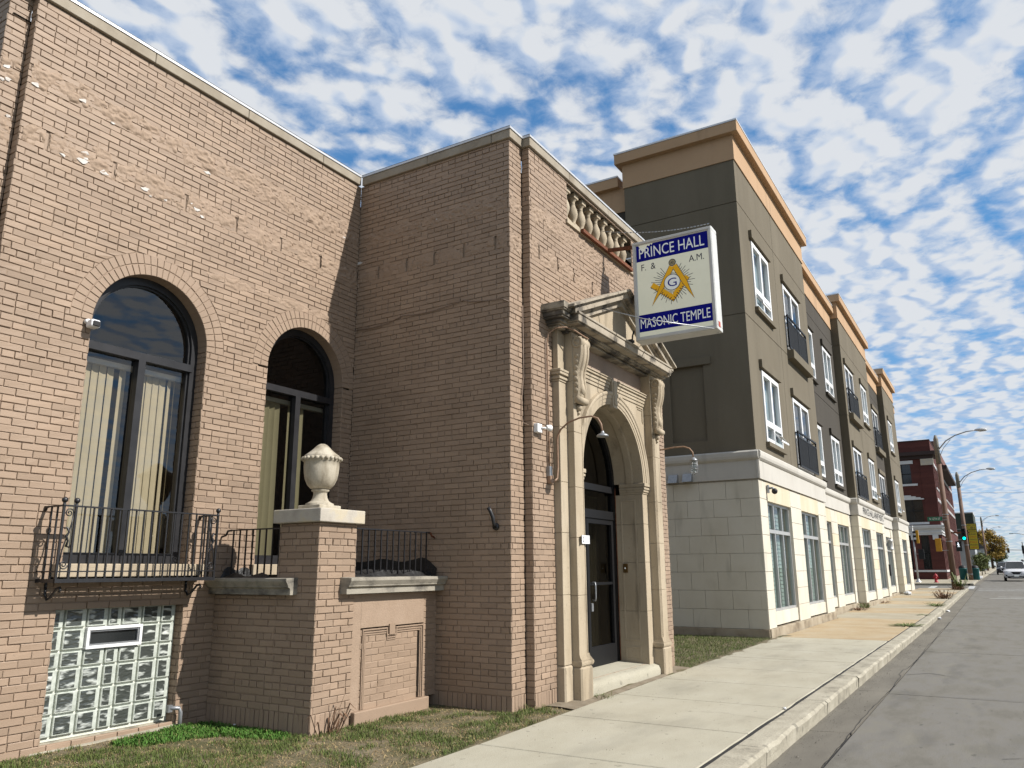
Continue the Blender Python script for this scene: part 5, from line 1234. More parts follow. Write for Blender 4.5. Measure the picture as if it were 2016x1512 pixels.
for bi,(xa,xb,Y,rec) in enumerate(BAYS):
    P = wallpt((0,Y,0),(1,0,0),(0,-1,0)); zt = 12.32 if not rec else 11.80
    holes = [(x,x+GW,a,b,.14,0) for x in WINS[bi] for a,b in ZW]+[(x,x+FWD,a,b,.14,0) for x in FRS[bi] for a,b in ZF]
    holes += [(xa,xb,7.97,7.97+GR,.02,1),(xa,xb,11.08,11.08+GR,.02,1)]
    if bi in (0,2):
        xj = xa+3.95; holes.append((xj,xj+GR,4.43,7.97,.02,1)); holes.append((xj,xj+GR,7.97+GR,11.08,.02,1)); holes.append((xj,xj+GR,11.08+GR,zt,.02,1))
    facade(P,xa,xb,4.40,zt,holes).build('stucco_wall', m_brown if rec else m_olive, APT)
    if bi in (1,3):                              # side return of the next projecting bay
        nx = xb; Pn = wallpt((nx,5.08,0),(0,-1,0),(-1,0,0))
        facade(Pn,0,.32,4.40,12.32,[(0,.32,7.97,7.97+GR,.02,1),(0,.32,11.08,11.08+GR,.02,1)]).build('stucco_return', m_olive, APT)
    # fascia and cornice
    fo = .03; zb = zt; xl = xa-(fo if not rec else 0); xr = xb+(fo if not rec else 0)
    ov = .2
    def run(e, za, zb_, nm, mm, bv=0):
        if bi == 0: q = MB().prism([(xa-e,Y-e),(xb+e,Y-e),(xb+e,Y+.6),(20.0,Y+.6),(20.0,7.93+e),(xa-e,7.93+e)], lambda p,t:(p[0],p[1],t), za, zb_)
        else: q = MB().box(xa-(0 if rec else e),Y-e,za,xb+(0 if rec else e),Y+.6,zb_)
        o = q.build(nm, mm, APT)
        if bv: bevel(o,bv)
    run(fo,zb,zb+.72,'fascia',m_fascia); run(ov,zb+.72,zb+1.02,'cornice',m_fascia,.01); run(ov+.012,zb+1.022,zb+1.07,'metal_edge',m_flash)
# side wall facing the hall
Ps = wallpt((19.45,0,0),(0,1,0),(-1,0,0))
facade(Ps,4.76,7.93,4.40,12.32,[(4.76,7.93,7.97,7.97+GR,.02,1),(4.76,7.93,11.08,11.08+GR,.02,1),(5.95,6.87,4.77,6.76,.07,1)]).build('stucco_side_wall', m_olive, APT)
bevel(MB().box(19.40,5.74,6.762,19.46,6.87,6.965).build('blind_lintel', m_olive, APT),.005)
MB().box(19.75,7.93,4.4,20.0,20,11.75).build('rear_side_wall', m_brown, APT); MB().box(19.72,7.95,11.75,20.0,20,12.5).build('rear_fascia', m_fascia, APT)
bevel(MB().box(19.55,8.16,12.5,20.1,20,12.8).build('rear_cornice', m_fascia, APT),.01); MB().box(19.54,8.17,12.802,20.1,20,12.85).build('rear_metal_edge', m_flash, APT)
MB().box(20.0,5.7,11.6,57.2,20,11.75).build('roof', m_tar, APT)
core = MB(); core.box(20.05,6.0,-.2,57.2,20,11.6); core.build('inner_core', m_interior, APT)
MB().box(57.1,5.1,-.2,57.29,20,12.3).box(20.0,19.8,-.2,57.2,20.0,11.7).build('rear_walls', m_olive, APT)
pen = MB(); pen.box(57.5,6.2,4.4,60.5,9,12.9); 
# windows (one of each kind, then copies)
def frame_box(mb, x0,x1,z0,z1,y0,y1,t):
    mb.box(x0,y0,z0,x1,y1,z0+t); mb.box(x0,y0,z1-t,x1,y1,z1); mb.box(x0,y0,z0+t,x0+t,y1,z1-t); mb.box(x1-t,y0,z0+t,x1,y1,z1-t)
def apt_window(x, z0, z1, Y):
    f = MB(); yo_ = Y-.03; frame_box(f,x,x+GW,z0,z1,yo_,yo_+.11,.12); f.box(x+GW/2-.075,yo_+.005,z0+.12,x+GW/2+.075,yo_+.105,z1-.12); f.box(x+.12,yo_+.003,z0+.44,x+GW-.12,yo_+.107,z0+.60)
    o = f.build('window', m_white, APT)
    MB().quad((x+.05,yo_+.07,z0+.05),(x+GW-.05,yo_+.07,z0+.05),(x+GW-.05,yo_+.07,z1-.05),(x+.05,yo_+.07,z1-.05)).build('pane', m_glassw, o)
    c = MB(); n=24
    for k in range(n):
        xa = x+GW*k/n; xb = x+GW*(k+1)/n; c.quad((xa,yo_+.2+.02*(k%2),z0),(xb,yo_+.2+.02*((k+1)%2),z0),(xb,yo_+.2+.02*((k+1)%2),z1),(xa,yo_+.2+.02*(k%2),z1))
    c.build('curtain', m_curtain, o)
    bevel(MB().box(x-.14,Y-.09,z1+.05,x+GW+.16,Y+.02,z1+.27).build('lintel', m_olive, o),.005)
    bevel(MB().box(x-.06,Y-.10,z0-.12,x+GW+.1,Y+.1,z0-.005).build('sill', m_olive, o),.005)
    return o
def apt_french(x, z0, z1, Y):
    f = MB(); yo_ = Y-.02; frame_box(f,x,x+FWD,z0,z1,yo_,yo_+.11,.11); f.box(x+FWD*.5-.08,yo_+.005,z0+.11,x+FWD*.5+.08,yo_+.105,z1-.11)
    o = f.build('french_window', m_white, APT)
    MB().quad((x+.05,yo_+.05,z0+.05),(x+FWD-.05,yo_+.05,z0+.05),(x+FWD-.05,yo_+.05,z1-.05),(x+.05,yo_+.05,z1-.05)).build('pane', m_glassw, o)
    MB().quad((x,yo_+.35,z0),(x+FWD,yo_+.35,z0),(x+FWD,yo_+.35,z1),(x,yo_+.35,z1)).build('curtain', m_interior, o)
    bevel(MB().box(x-.14,Y-.09,z1+.05,x+FWD+.16,Y+.02,z1+.27).build('lintel', m_olive, o),.005)
    r = MB(); xr0, xr1, zr0, zr1 = x-.05, x+FWD+.4, z0+.02, z0+1.10; y0 = Y-.11
    frame_box(r,xr0,xr1,zr0,zr1,y0,y0+.045,.05); r.box((xr0+xr1)/2-.02,y0,zr0+.05,(xr0+xr1)/2+.02,y0+.04,zr1-.05); r.box(xr0+.05,y0,zr1-.2,xr1-.05,y0+.035,zr1-.17)
    for xx in (xr0+.01,xr1-.04): r.box(xx,y0+.045,zr1-.06,xx+.03,Y+.01,zr1-.03); r.box(xx,y0+.045,zr0+.05,xx+.03,Y+.01,zr0+.08)
    r.build('railing_frame', m_rail, o)
    s = MB(); nb = 26
    for k in range(nb): s.box(xr0+.06+(xr1-xr0-.12)*k/nb,y0+.01,zr0+.05,xr0+.06+(xr1-xr0-.12)*(k+.62)/nb,y0+.03,zr1-.2)
    s.build('railing_screen', m_mesh, o)
    return o
w0 = f0 = None
for bi,(xa,xb,Y,rec) in enumerate(BAYS):
    for x in WINS[bi]:
        for a,b in ZW:
            if w0 is None: w0 = apt_window(x,a,b,Y); wp = (x,Y,b); continue
            c = copy_tree(w0,APT); c.location = w0.location+Vector((x-wp[0],Y-wp[1],b-wp[2]))
            if rec:
                for ch in c.children:
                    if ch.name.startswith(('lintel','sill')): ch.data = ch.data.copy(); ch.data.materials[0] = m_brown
    for x in FRS[bi]:
        for a,b in ZF:
            if f0 is None: f0 = apt_french(x,a,b,Y); fp0 = (x,Y,b)
            else:
                c = copy_tree(f0,APT); c.location = f0.location+Vector((x-fp0[0],Y-fp0[1],b-fp0[2]))
        bevel(MB().box(x-.06,Y-.20,7.86,x+FWD+.62,Y+.02,8.14).build('balcony_ledge', m_olive, APT),.01)
# an open hopper sash under some windows
def hopper(x, z, Y):
    h = MB(); hw = GW/2-.06; y0, z1 = Y+.03, z+.44; yb, zb = Y-.20, z+.12
    for (a,b) in ((x+.06,x+.10),(x+.06+hw-.04,x+.06+hw)): h.add([(a,y0,z1),(b,y0,z1),(b,yb,zb),(a,yb,zb),(a,y0+.03,z1),(b,y0+.03,z1),(b,yb+.03,zb-.02),(a,yb+.03,zb-.02)],[(0,1,2,3),(4,7,6,5),(0,3,7,4),(1,5,6,2),(2,6,7,3),(0,4,5,1)])
    h.box(x+.06,yb,zb-.03,x+.06+hw,yb+.035,zb+.02)
    o = h.build('open_hopper_sash', m_white, APT); MB().quad((x+.08,y0,z1),(x+.04+hw,y0,z1),(x+.04+hw,yb,zb),(x+.08,yb,zb)).build('pane', m_glassw, o)
hopper(20.6,8.47,4.76); hopper(20.6+.85,4.81,4.76); hopper(40.9+.85,4.81,4.76); hopper(52.3+.85,4.81,4.76)
# ground floor: stone piers, lintels, shop windows
gst = MB()
for (xa,xb,Y,rec) in BAYS: gst.box(xa+.03,Y+.03,3.23,xb-.03,Y+.25,3.74)
gst.box(19.49,4.80,.1,19.6,8.2,3.74); gst.build('ground_floor_wall', m_veneer, APT)
SHOP = {0:[20.17,24.22],1:[28.36,32.40],2:[36.34,40.90],3:[44.5],4:[52.72]}; SWD = 2.66
CS = .4375
def stones(x0, x1, Y, z0=.20, first=True):
    z = z0; k = 0
    while z < 3.70:
        zt = min(z+CS,3.73); MB().cbox(x0+.004,Y,z+.004,x1-.004,Y+.22,zt-.004,.004).build('stone_block', m_veneer if random.random() < .93 else m_veneer2, APT); z += CS; k += 1
base = MB()
for bi,(xa,xb,Y,rec) in enumerate(BAYS):
    edges = [xa]; 
    for s in SHOP[bi]: edges += [s,s+SWD]
    edges.append(xb)
    if bi == 3: edges = [44.42,44.5,47.16,47.6,50.2,51.18]
    for a,b in zip(edges[::2],edges[1::2]):
        if b-a > .12:
            z = .20
            if bi in (0,2,4) or b-a > .2: stones(a,min(b,xb),Y)
    for s in SHOP[bi]:                           # lintel stones over the window
        n = 3; 
        for k in range(n): MB().cbox(s+SWD*k/n+.004,Y+.002,3.235,s+SWD*(k+1)/n-.004,Y+.2,3.726,.004).build('lintel_stone', m_veneer2, APT)
    base.box(xa-.0,Y-.035,-.45,xb,Y+.25,.197)
    if not rec and bi: base.box(xa-.01,Y-.035,-.45,xa+.2,5.2,.197)
base.box(19.42,4.76,-.45,19.6,8.2,.197)
bevel(base.build('base_course', m_base, APT),.01)
def shopfront(x, Y, z0=.24, z1=3.23):
    yb = Y+.07; f = MB(); zs = .56; frame_box(f,x,x+SWD,zs,z1,yb,yb+.1,.06)
    for k in (1,2): f.box(x+SWD*k/3-.03,yb+.002,zs+.06,x+SWD*k/3+.03,yb+.098,z1-.06)
    f.box(x+.06,yb-.005,2.46,x+SWD-.06,yb+.095,2.55)
    o = f.build('shop_window', m_alu, APT)
    MB().quad((x+.04,yb+.05,zs+.04),(x+SWD-.04,yb+.05,zs+.04),(x+SWD-.04,yb+.05,z1-.04),(x+.04,yb+.05,z1-.04)).build('pane', m_glassg, o)
    b = MB(); n = 26
    for k in range(n):
        za = zs+(z1-zs)*k/n; b.quad((x,yb+.16,za),(x+SWD,yb+.16,za),(x+SWD,yb+.185,za+(z1-zs)/n*.95),(x,yb+.185,za+(z1-zs)/n*.95))
    b.build('blind', m_sblind, o)
    for k in range(3): MB().cbox(x+SWD*k/3+.006,yb-.03,z0,x+SWD*(k+1)/3-.006,yb+.1,zs-.004,.004).build('spandrel_panel', m_veneer, o)
    rv = MB(); rv.quad((x,Y,z0-.05),(x,yb+.35,z0-.05),(x,yb+.35,z1),(x,Y,z1)); rv.quad((x+SWD,Y,z0-.05),(x+SWD,yb+.35,z0-.05),(x+SWD,yb+.35,z1),(x+SWD,Y,z1)); rv.quad((x,Y,z1-.001),(x+SWD,Y,z1-.001),(x+SWD,yb+.35,z1-.001),(x,yb+.35,z1-.001))
    rv.build('reveal', m_veneer, o); return o
s0 = None
for bi,(xa,xb,Y,rec) in enumerate(BAYS):
    for x in SHOP[bi]+([47.6] if bi == 3 else []):
        if s0 is None: s0 = shopfront(x,Y); sp0 = (x,Y)
        else: c = copy_tree(s0,APT); c.location = s0.location+Vector((x-sp0[0],Y-sp0[1],0))
# returns of the projecting bays (facing the camera) in stone
for xa in (35.6,51.2):
    z = .2
    while z < 3.7: MB().cbox(xa-.002,4.765,z+.004,xa+.1,5.2,min(z+CS,3.73)-.004,.004).build('stone_block', m_veneer, APT); z += CS
# side wall blocks in running bond
z = .20; r = 0
while z < 3.70:
    y = 4.775; first = (.13 if r%2 else .46)
    while y < 8.1:
        e_ = min(y+(first if y < 4.78 else .675),8.15); MB().cbox(19.45,y+.003,z+.003,19.62,e_-.003,min(z+CS,3.73)-.003,.004).build('stone_block', m_veneer, APT); y = e_
    z += CS; r += 1
# cast band above the shops
bp_ = [(0,3.735),(.05,3.735),(.05,4.18),(.075,4.20),(.11,4.24),(.125,4.30),(.125,4.39),(.09,4.43),(0,4.44)]
bd_ = MB()
for bi,(xa,xb,Y,rec) in enumerate(BAYS):
    ex = 0 if rec else .125
    bd_.prism(bp_, lambda p,t,Y=Y:(t,Y+.01-p[0],p[1]),xa-(.0 if bi else .06),xb+(0 if rec else .04))
for xa in (35.6,51.2): bd_.prism(bp_, lambda p,t,xa=xa:(xa+.01-p[0],t,p[1]),4.73,5.08)
bd_.prism(bp_, lambda p,t:(19.46-p[0],t,p[1]),4.70,8.2)
bd_.build('cast_band', m_band, APT)
for k,(y,z) in enumerate(((6.89,3.83),(6.51,3.84))):
    v_ = thing('wall_vent', (19.4,y,z), ('left' if k == 0 else 'right')+' metal vent hood under the grey band of the shaded side wall', 'vent', 'vent hoods on the side wall')
    MB().add([(19.45,y-.13,z-.10),(19.45,y+.13,z-.10),(19.45,y+.13,z+.12),(19.45,y-.13,z+.12),(19.27,y-.12,z-.10),(19.27,y+.12,z-.10),(19.36,y+.12,z+.11),(19.36,y-.12,z+.11)],[(0,1,2,3),(4,7,6,5),(0,3,7,4),(1,5,6,2),(2,6,7,3)]).build('hood', m_steel, v_)
    MB().quad((19.30,y-.11,z-.08),(19.30,y+.11,z-.08),(19.44,y+.11,z-.07),(19.44,y-.11,z-.07)).build('grille', m_black, v_)
def dome_cam(x, y, z, label):
    c = thing('dome_camera', (x,y,z), label, 'camera'); MB().box(x-.06,y-.02,z-.10,x+.05,y+.02,z+.10).build('plate', m_steel, c); MB().tube([(x,y-.02,z+.02),(x+.02,y-.12,z+.02),(x+.02,y-.14,z-.02)],.03,8).build('arm', m_steel, c); MB().sphere((x+.02,y-.15,z-.06),.075,12,8).build('dome', m_black, c)
dome_cam(20.2,4.72,3.53,'grey dome camera on the stone above the nearest shop window'); dome_cam(44.75,5.04,3.35,'small dome camera on the far recessed stone bay')
nm = thing('building_name_lettering', (36.9,4.70,3.83), 'black raised capitals naming the building on the grey cast band', 'lettering')
text('letters','PRINCE HALL APARTMENTS',nm,(36.9,4.705,3.84),(1,0,0),(0,0,1),(0,-1,0),7.1,.30,m_black,.012,.02)
ls = thing('wall_sconce', (47.3,4.95,2.78), 'cylindrical metal wall lantern between far shop windows', 'lantern')
MB().lathe([(.001,-.32),(.12,-.3),(.14,-.26),(.14,-.2),(.12,-.18),(.12,.12),(.14,.14),(.14,.22),(.10,.3),(.001,.32)],(47.3,4.86,2.78),16).build('body', m_alu, ls); MB().box(47.24,4.95,2.7,47.36,5.08,2.86).build('bracket', m_steel, ls)
MB().cbox(47.2,4.98,1.15,47.5,5.08,1.75,.01).build('mailbox', m_black, tag(thing('letter_box',(47.35,5.0,1.15),'black letter box on the far stone bay of the apartments','letter box'),None))
ch_ = thing('roof_chimney', (58.6,6.2,11), 'tan capped chimney block rising behind the far roof corner', 'chimney')
MB().box(57.31,5.2,4.4,60.6,9,12.2).build('stack', m_fascia, ch_); MB().box(57.31,5.0,12.2,60.8,9.2,12.6).build('cap', m_fascia, ch_); MB().box(57.31,4.98,12.6,60.8,9.2,12.7).build('roof_edge', m_tar, ch_)
# ------------------------------------------------------------------ red brick corner building
RX, RY, RZ = 87.5, 4.42, .44
RB = thing('red_brick_building', (RX,RY,RZ), 'dark red brick corner building with white lintels across the side street', 'building')
Pr = wallpt((RX,0,0),(0,1,0),(-1,0,0)); Pq = wallpt((0,RY,0),(1,0,0),(0,-1,0))
hl = [(6.39,8.0,9.70,11.64,.2,0),(5.68,7.45,5.92,8.08,.2,0),(5.28,6.24,1.40,4.6,.3,0),(7.1,8.6,1.4,4.6,.3,0),(9.3,10.9,9.7,11.64,.2,0),(9.3,10.9,5.92,8.08,.2,0)]
facade(Pr,RY,18,RZ-.3,13.9,hl).build('brick_end_wall', m_red, RB)
xs = [89.4+2.15*k for k in range(17)]; hq = []
for k,x in enumerate(xs):
    hq += [(x,x+1.15,9.4,11.5,.25,0),(x,x+1.15,5.9,8.0,.25,0),(x,x+1.25,1.4,4.2,.3,0)]
facade(Pq,RX,127.5,RZ-.3,13.9,hq).build('brick_street_wall', m_red, RB)
MB().box(RX+.35,RY+.4,RZ-.3,127.3,18,13.2).build('inner_core', m_interior, RB); MB().box(127.3,RY,RZ-.3,127.6,18,13.9).box(RX,17.9,RZ-.3,127.5,18.1,13.9).build('rear_walls', m_red, RB)
for (a,b,c,d,dp,_) in hl:
    w = MB().quad((RX+.16,a,c),(RX+.16,b,c),(RX+.16,b,d),(RX+.16,a,d)).build('window', m_dkglass, RB)
    MB().box(RX+.1,(a+b)/2-.04,c,RX+.15,(a+b)/2+.04,d).box(RX+.1,a,(c+d)/2-.04,RX+.149,b,(c+d)/2+.04).build('sash', m_black, w)
for i in range(0,len(hq),3):
    for (a,b,c,d,dp,_) in hq[i:i+3]:
        w = MB().quad((a,RY+.2,c),(b,RY+.2,c),(b,RY+.2,d),(a,RY+.2,d)).build('window', m_dkglass, RB)
        if c > 5: MB().box(a-.1,RY-.06,d+.01,b+.1,RY+.05,d+.32).box(a-.08,RY-.09,c-.2,b+.08,RY+.1,c-.01).build('stone_trim', m_trim, w)
tr = MB(); tr.box(RX-.06,6.11,11.66,RX+.05,8.2,12.0).box(RX-.1,5.9,9.48,RX+.1,8.2,9.68)
for k in range(4): tr.box(RX-.06,5.45+.18*k,8.10+.0,RX+.05,8.0,8.22+.11*k) if k == 0 else tr.box(RX-.06-.001*k,5.38+.42*k,8.22+.11*(k-1),RX+.05,8.0,8.22+.11*k)
tr.box(RX-.1,5.3,5.68,RX+.1,8.2,5.90); tr.box(RX-.1,9.1,11.66,RX+.05,11.1,12.0)
tr.build('lintels', m_trim, RB)
cn = MB()
for d,za,zb in ((.12,4.65,4.85),(.2,4.85,4.95),(.10,4.95,5.28),(.34,5.28,5.42),(.4,5.42,5.58)):
    cn.box(RX-d,RY-d,za,RX+.2,17,zb+.001); cn.box(RX+.2,RY-d,za,102,RY+.2,zb+.001)
for k in range(6): cn.box(RX-.2,RY+.25+1.9*k,4.2,RX+.1,RY+.75+1.9*k,4.65)
cn.build('shop_cornice', m_trim, RB)
MB().box(RX-.12,RY-.12,1.14,RX+.1,5.28,1.32).box(RX-.12,6.24,1.14,RX+.1,7.1,1.32).box(RX+.1,RY-.12,1.14,100,RY+.1,1.32).box(RX-.1,5.28,1.14,RX+.1,6.24,1.32).build('water_table', m_trim, RB)
uc = MB(); uc.box(RX-.15,RY-.15,12.1,RX+.3,17.5,12.45); uc.box(RX-.5,RY-.5,12.45,RX+.3,17.5,12.8); uc.box(RX+.3,RY-.5,12.45,RX+4,RY+.2,12.8); uc.box(RX+9,RY-.9,11.95,RX+31,RY+.2,12.35)
uc.build('upper_cornice', m_corn, RB)
MB().box(RX-.14,RY-.14,11.45,RX+.3,RY+1.0,12.08).build('pier_capital', m_stonec, RB)
MB().box(RX-.06,RY-.06,RZ-.3,RX+.3,RY+1.1,11.45).build('corner_pier', m_red, RB)
MB().box(RX-.03,RY-.03,13.9,127.5,RY+.35,14.0).box(RX-.03,RY+.35,13.9,RX+.35,18,14.0).build('parapet_cap', m_corn, RB)
pp = MB(); pp.box(RX+8,RY-.05,13.9,RX+32,RY+.5,14.9); pp.build('raised_parapet', m_redl, RB)
MB().box(RX+.35,RY+.35,13.2,127.3,17.9,13.3).build('roof', m_tar, RB)
# ------------------------------------------------------------------ street furniture
def lamp(x, y, H, label, split=8.4, arm=2.95):
    z0 = gz(x); L = thing('street_lamp', (x,y,z0), label, 'street lamp', 'street lamps along the kerb')
    MB().tube([(x,y,z0-.2),(x,y,z0+split)],.2,8,rs=[.19,.155]).build('lower_pole', m_pole, L); MB().tube([(x,y,z0+split),(x,y,z0+H-.3),(x,y,z0+H)],.15,8,rs=[.168,.155,.07]).build('upper_pole', m_poleg, L)
    pa = [(x,y-.12,z0+H-1.0),(x,y-.6,z0+H-.45),(x,y-1.2,z0+H-.12),(x,y-1.9,z0+H+.08),(x,y-2.5,z0+H+.13)]; MB().tube(pa,.04,6).build('mast_arm', m_steel, L)
    MB().tube([(x,y-.12,z0+H-1.5),(x,y-.4,z0+H-.95),(x,y-.9,z0+H-.38)],.02,5).build('arm_stay', m_steel, L)
    MB().tube([(x,y-2.4,z0+H+.13),(x,y-2.55,z0+H+.14),(x,y-2.75,z0+H+.12),(x,y-3.05,z0+H+.10),(x,y-3.15,z0+H+.09)],.1,8,rs=[.04,.09,.13,.09,.02]).build('lamp_head', m_alu, L)
    bn = MB()
    for zz_ in (2.0,4.6,6.4): bn.lathe([(.198,0),(.198,.06)],(x,y,z0+zz_-1.5),8)
    bn.build('steel_bands', m_steel, L); return L
lamp(61.5,2.69,10.4,'tall lamp post at the corner carrying the green street sign')
lamp(84.5,2.33,9.85,'lamp post with the green traffic light beyond the side street')
for x,y,l in ((180,1.9,'third lamp post up the street, beside the yellow food sign'),(240,1.5,'fourth lamp post up the street, before the yellow tree'),(318,.6,'fifth lamp post, against the yellow tree'),(420,-.9,'farthest thin lamp post behind the yellow tree')): lamp(x,y,10.3,l)
# street-name sign
sn = thing('street_name_sign', (61.3,3.3,4.66), 'green street name blade clamped to the corner lamp post', 'street sign')
bevel(MB().box(61.30,2.90,4.665,61.34,3.80,4.945).build('blade', m_green, sn),.01); text('lettering','N 12TH ST',sn,(61.30,3.68,4.73),(0,-1,0),(0,0,1),(-1,0,0),.66,.15,m_white,.006,.02)
MB().box(61.31,2.6,4.90,61.33,2.92,4.94).box(61.31,2.6,4.70,61.33,2.92,4.74).build('clamp', m_steel, sn)
# signals
def signal(name, x, y, z, yaw, label, body, lit=None, H=1.05):
    s = thing(name, (x,y,z), label, 'traffic light', 'traffic lights at the crossing'); s.rotation_euler = (0,0,yaw)
    def loc(mb, nm, mm, par=s):
        me = mb.mesh(nm); me.materials.append(mm); o = bpy.data.objects.new(nm,me); COL.objects.link(o); o.parent = par; return o
    bevel(loc(MB().box(-.10,-.18,0,.10,.18,H),'housing',body),.02)
    for k in range(3):
        zc = H*(.17+.33*k); V=[];F=[];n=12
        for i in range(n+1):
            a = -.3+(PI+.6)*i/n
            for (dx,r) in ((-.10,.145),(-.34,.135)): V.append((dx,r*math.cos(a),zc+r*math.sin(a)))
        F = [(2*i,2*i+2,2*i+3,2*i+1) for i in range(n)]
        loc(MB().add(V,F),'visor',m_black if body is not m_sigy else m_black)
        loc(MB().lathe([(.001,-.125),(.08,-.12),(.115,-.10)],(0,0,zc),14,'x'),'lens',emit_mat('lit_green',(.0,.85,.62),4.0) if (lit == 'green' and k == 0) else m_black)
    loc(MB().bar((0,.0,H*.95),(.0,.55,H*.95),.04).bar((0,0,H*.08),(0,.55,H*.08),.04),'mounting_arm',m_steel)
    return s
signal('traffic_signal',61.0,3.32,2.62,PI,'yellow backed traffic light hung on the corner lamp post',m_sigy,H=.86)
signal('traffic_signal',84.2,2.42,3.98,0,'black traffic light showing green on the second lamp post',m_black,'green')
sp1 = signal('traffic_signal',77.0,5.72,3.6,-PI*.5,'yellow traffic light on the slim grey pole by the hydrant',m_sigy,H=1.1)
pd = thing('pedestrian_signal', (84.2,2.94,3.05), 'black pedestrian signal with white walking figure on the second lamp post', 'pedestrian signal')
bevel(MB().box(84.1,2.70,3.0,84.3,3.18,3.9).build('housing', m_black, pd),.02); m_wm = emit_mat('walk_white',(.8,.85,.9),.7)
wk = MB(); wx = 84.09
for a,b,w in (((2.98,3.70),(2.95,3.55),.07),((2.95,3.55),(3.02,3.38),.05),((2.95,3.55),(2.88,3.38),.05),((2.97,3.67),(3.05,3.56),.04),((2.97,3.67),(2.89,3.58),.04)):
    dx,dz=b[0]-a[0],b[1]-a[1]; L_=math.hypot(dx,dz); nx,nz=-dz/L_*w/2,dx/L_*w/2; wk.quad((wx,a[0]+nx,a[1]+nz),(wx,b[0]+nx,b[1]+nz),(wx,b[0]-nx,b[1]-nz),(wx,a[0]-nx,a[1]-nz))
wk.lathe([(.045,0),(.001,.001)],(wx,2.97,3.76),8,'x'); wk.build('walking_figure', m_wm, pd)
bx = thing('pedestrian_signal', (76.9,5.62,2.2), 'dark pedestrian signal low on the slim grey pole', 'pedestrian signal'); bevel(MB().box(76.8,5.35,2.25,77.0,5.8,3.1).build('housing', m_black, bx),.02); MB().bar((77,5.8,2.7),(77,5.95,2.7),.04).build('mounting_arm', m_steel, bx)
gp = thing('signal_pole', (77,6.05,gz(77)), 'slim grey tapered signal pole beside the hydrant', 'pole')
MB().tube([(77,6.05,gz(77)),(77,6.05,5.0)],.07,10,rs=[.075,.06]).build('shaft', m_alu, gp); MB().lathe([(.24,0),(.22,.06),(.12,.16),(.08,.3)],(77,6.05,gz(77)),14).build('foot', m_alu, gp); MB().sphere((77,6.05,5.02),.09,10,6).build('cap', m_alu, gp)
hy = thing('fire_hydrant', (76.3,4.66,gz(76.3)), 'red fire hydrant on the pavement across the side street', 'hydrant'); hz = (76.3,4.66,gz(76.3))
MB().lathe([(.19,0),(.19,.05),(.13,.06),(.12,.42),(.15,.44),(.15,.48),(.13,.5)],hz,14).build('barrel', m_hyd, hy); MB().lathe([(.14,.5),(.16,.52),(.15,.58),(.10,.66),(.04,.69),(.035,.74),(.001,.745)],hz,14).build('bonnet', m_hyd, hy)
MB().lathe([(.08,-.22),(.08,-.18),(.055,-.17),(.055,.17),(.08,.18),(.08,.22)],(hz[0],hz[1],hz[2]+.40),10,'y').build('side_nozzle', m_hyd, hy); MB().lathe([(.001,-.2),(.09,-.2),(.09,-.15),(.07,-.14),(.07,0)],(hz[0],hz[1],hz[2]+.36),10,'x').build('front_nozzle', m_hyd, hy)
for k,(x,y) in enumerate(((85.3,2.92),(85.2,1.95))):
    b_ = thing('litter_bin', (x,y,gz(x)), ('left' if k == 0 else 'right')+' teal street litter bin behind the second lamp post', 'bin', 'teal bins by the lamp post'); z0 = gz(x)
    MB().lathe([(.27,0),(.31,.05),(.33,.95),(.35,.97),(.35,1.05),(.30,1.06)],(x,y,z0),16).build('body', m_bin, b_); MB().lathe([(.33,1.06),(.30,1.2),(.15,1.3),(.001,1.32)],(x,y,z0),16).build('lid', m_black, b_)
# food-shop sign and its shop
ss = thing('food_sign', (95,2.0,3.3), 'tall yellow and red food menu sign projecting beyond the red brick building', 'sign')
MB().box(95,1.50,3.32,95.25,2.60,5.98).build('case', m_black, ss); MB().box(94.985,1.55,5.36,95.01,2.56,5.93).box(94.985,1.55,3.38,95.01,2.32,5.28).build('face', m_subyel, ss)
text('lettering','AMERICAN',ss,(94.98,2.52,5.68),(0,-1,0),(0,0,1),(-1,0,0),.92,.2,m_ink,.004,.03); text('lettering','SUBS',ss,(94.98,2.5,5.40),(0,-1,0),(0,0,1),(-1,0,0),.9,.24,m_ink,.004,.05)
for k,(w_,mm) in enumerate((('CHICKEN',m_ink),('BURGERS',m_ink),('GYROS',m_subred),('WINGS',m_ink),('FISH',m_subred),('POLISH',m_ink),('SHRIMP',m_subred))): text('lettering',w_,ss,(94.98,2.25,5.05-.265*k),(0,-1,0),(0,0,1),(-1,0,0),.62,.17,mm,.004,.03)
MB().box(94.9,2.2,5.0,95.2,4.42,5.15).build('bracket', m_rust, ss)
def house(name, x0, x1, y0, y1, zb, ze, zr, wallm, roofm, label, ridge='x'):
    h = thing(name, (x0,y0,zb), label, 'house'); MB().box(x0,y0,zb-.5,x1,y1,ze).build('walls', wallm, h); ym = (y0+y1)/2
    o = .35
    MB().add([(x0-o,y0-o,ze),(x1+o,y0-o,ze),(x1+o,y1+o,ze),(x0-o,y1+o,ze),(x0-o,ym,zr),(x1+o,ym,zr)],[(0,1,5,4),(3,4,5,2),(0,4,3),(1,2,5),(0,3,2,1)]).build('roof', roofm, h)
    for zc in (zb+1.0,zb+4.0):
        if zc+1.5 < ze:
            for k in range(3): MB().quad((x0-.01,y0+.5+1.6*k,zc),(x0-.01,y0+1.4+1.6*k,zc),(x0-.01,y0+1.4+1.6*k,zc+1.5),(x0-.01,y0+.5+1.6*k,zc+1.5)).build('window', m_dkglass, h)
            for k in range(3): MB().quad((x0+1+2.2*k,y0-.01,zc),(x0+1.9+2.2*k,y0-.01,zc),(x0+1.9+2.2*k,y0-.01,zc+1.5),(x0+1+2.2*k,y0-.01,zc+1.5)).build('window', m_dkglass, h)
    return h
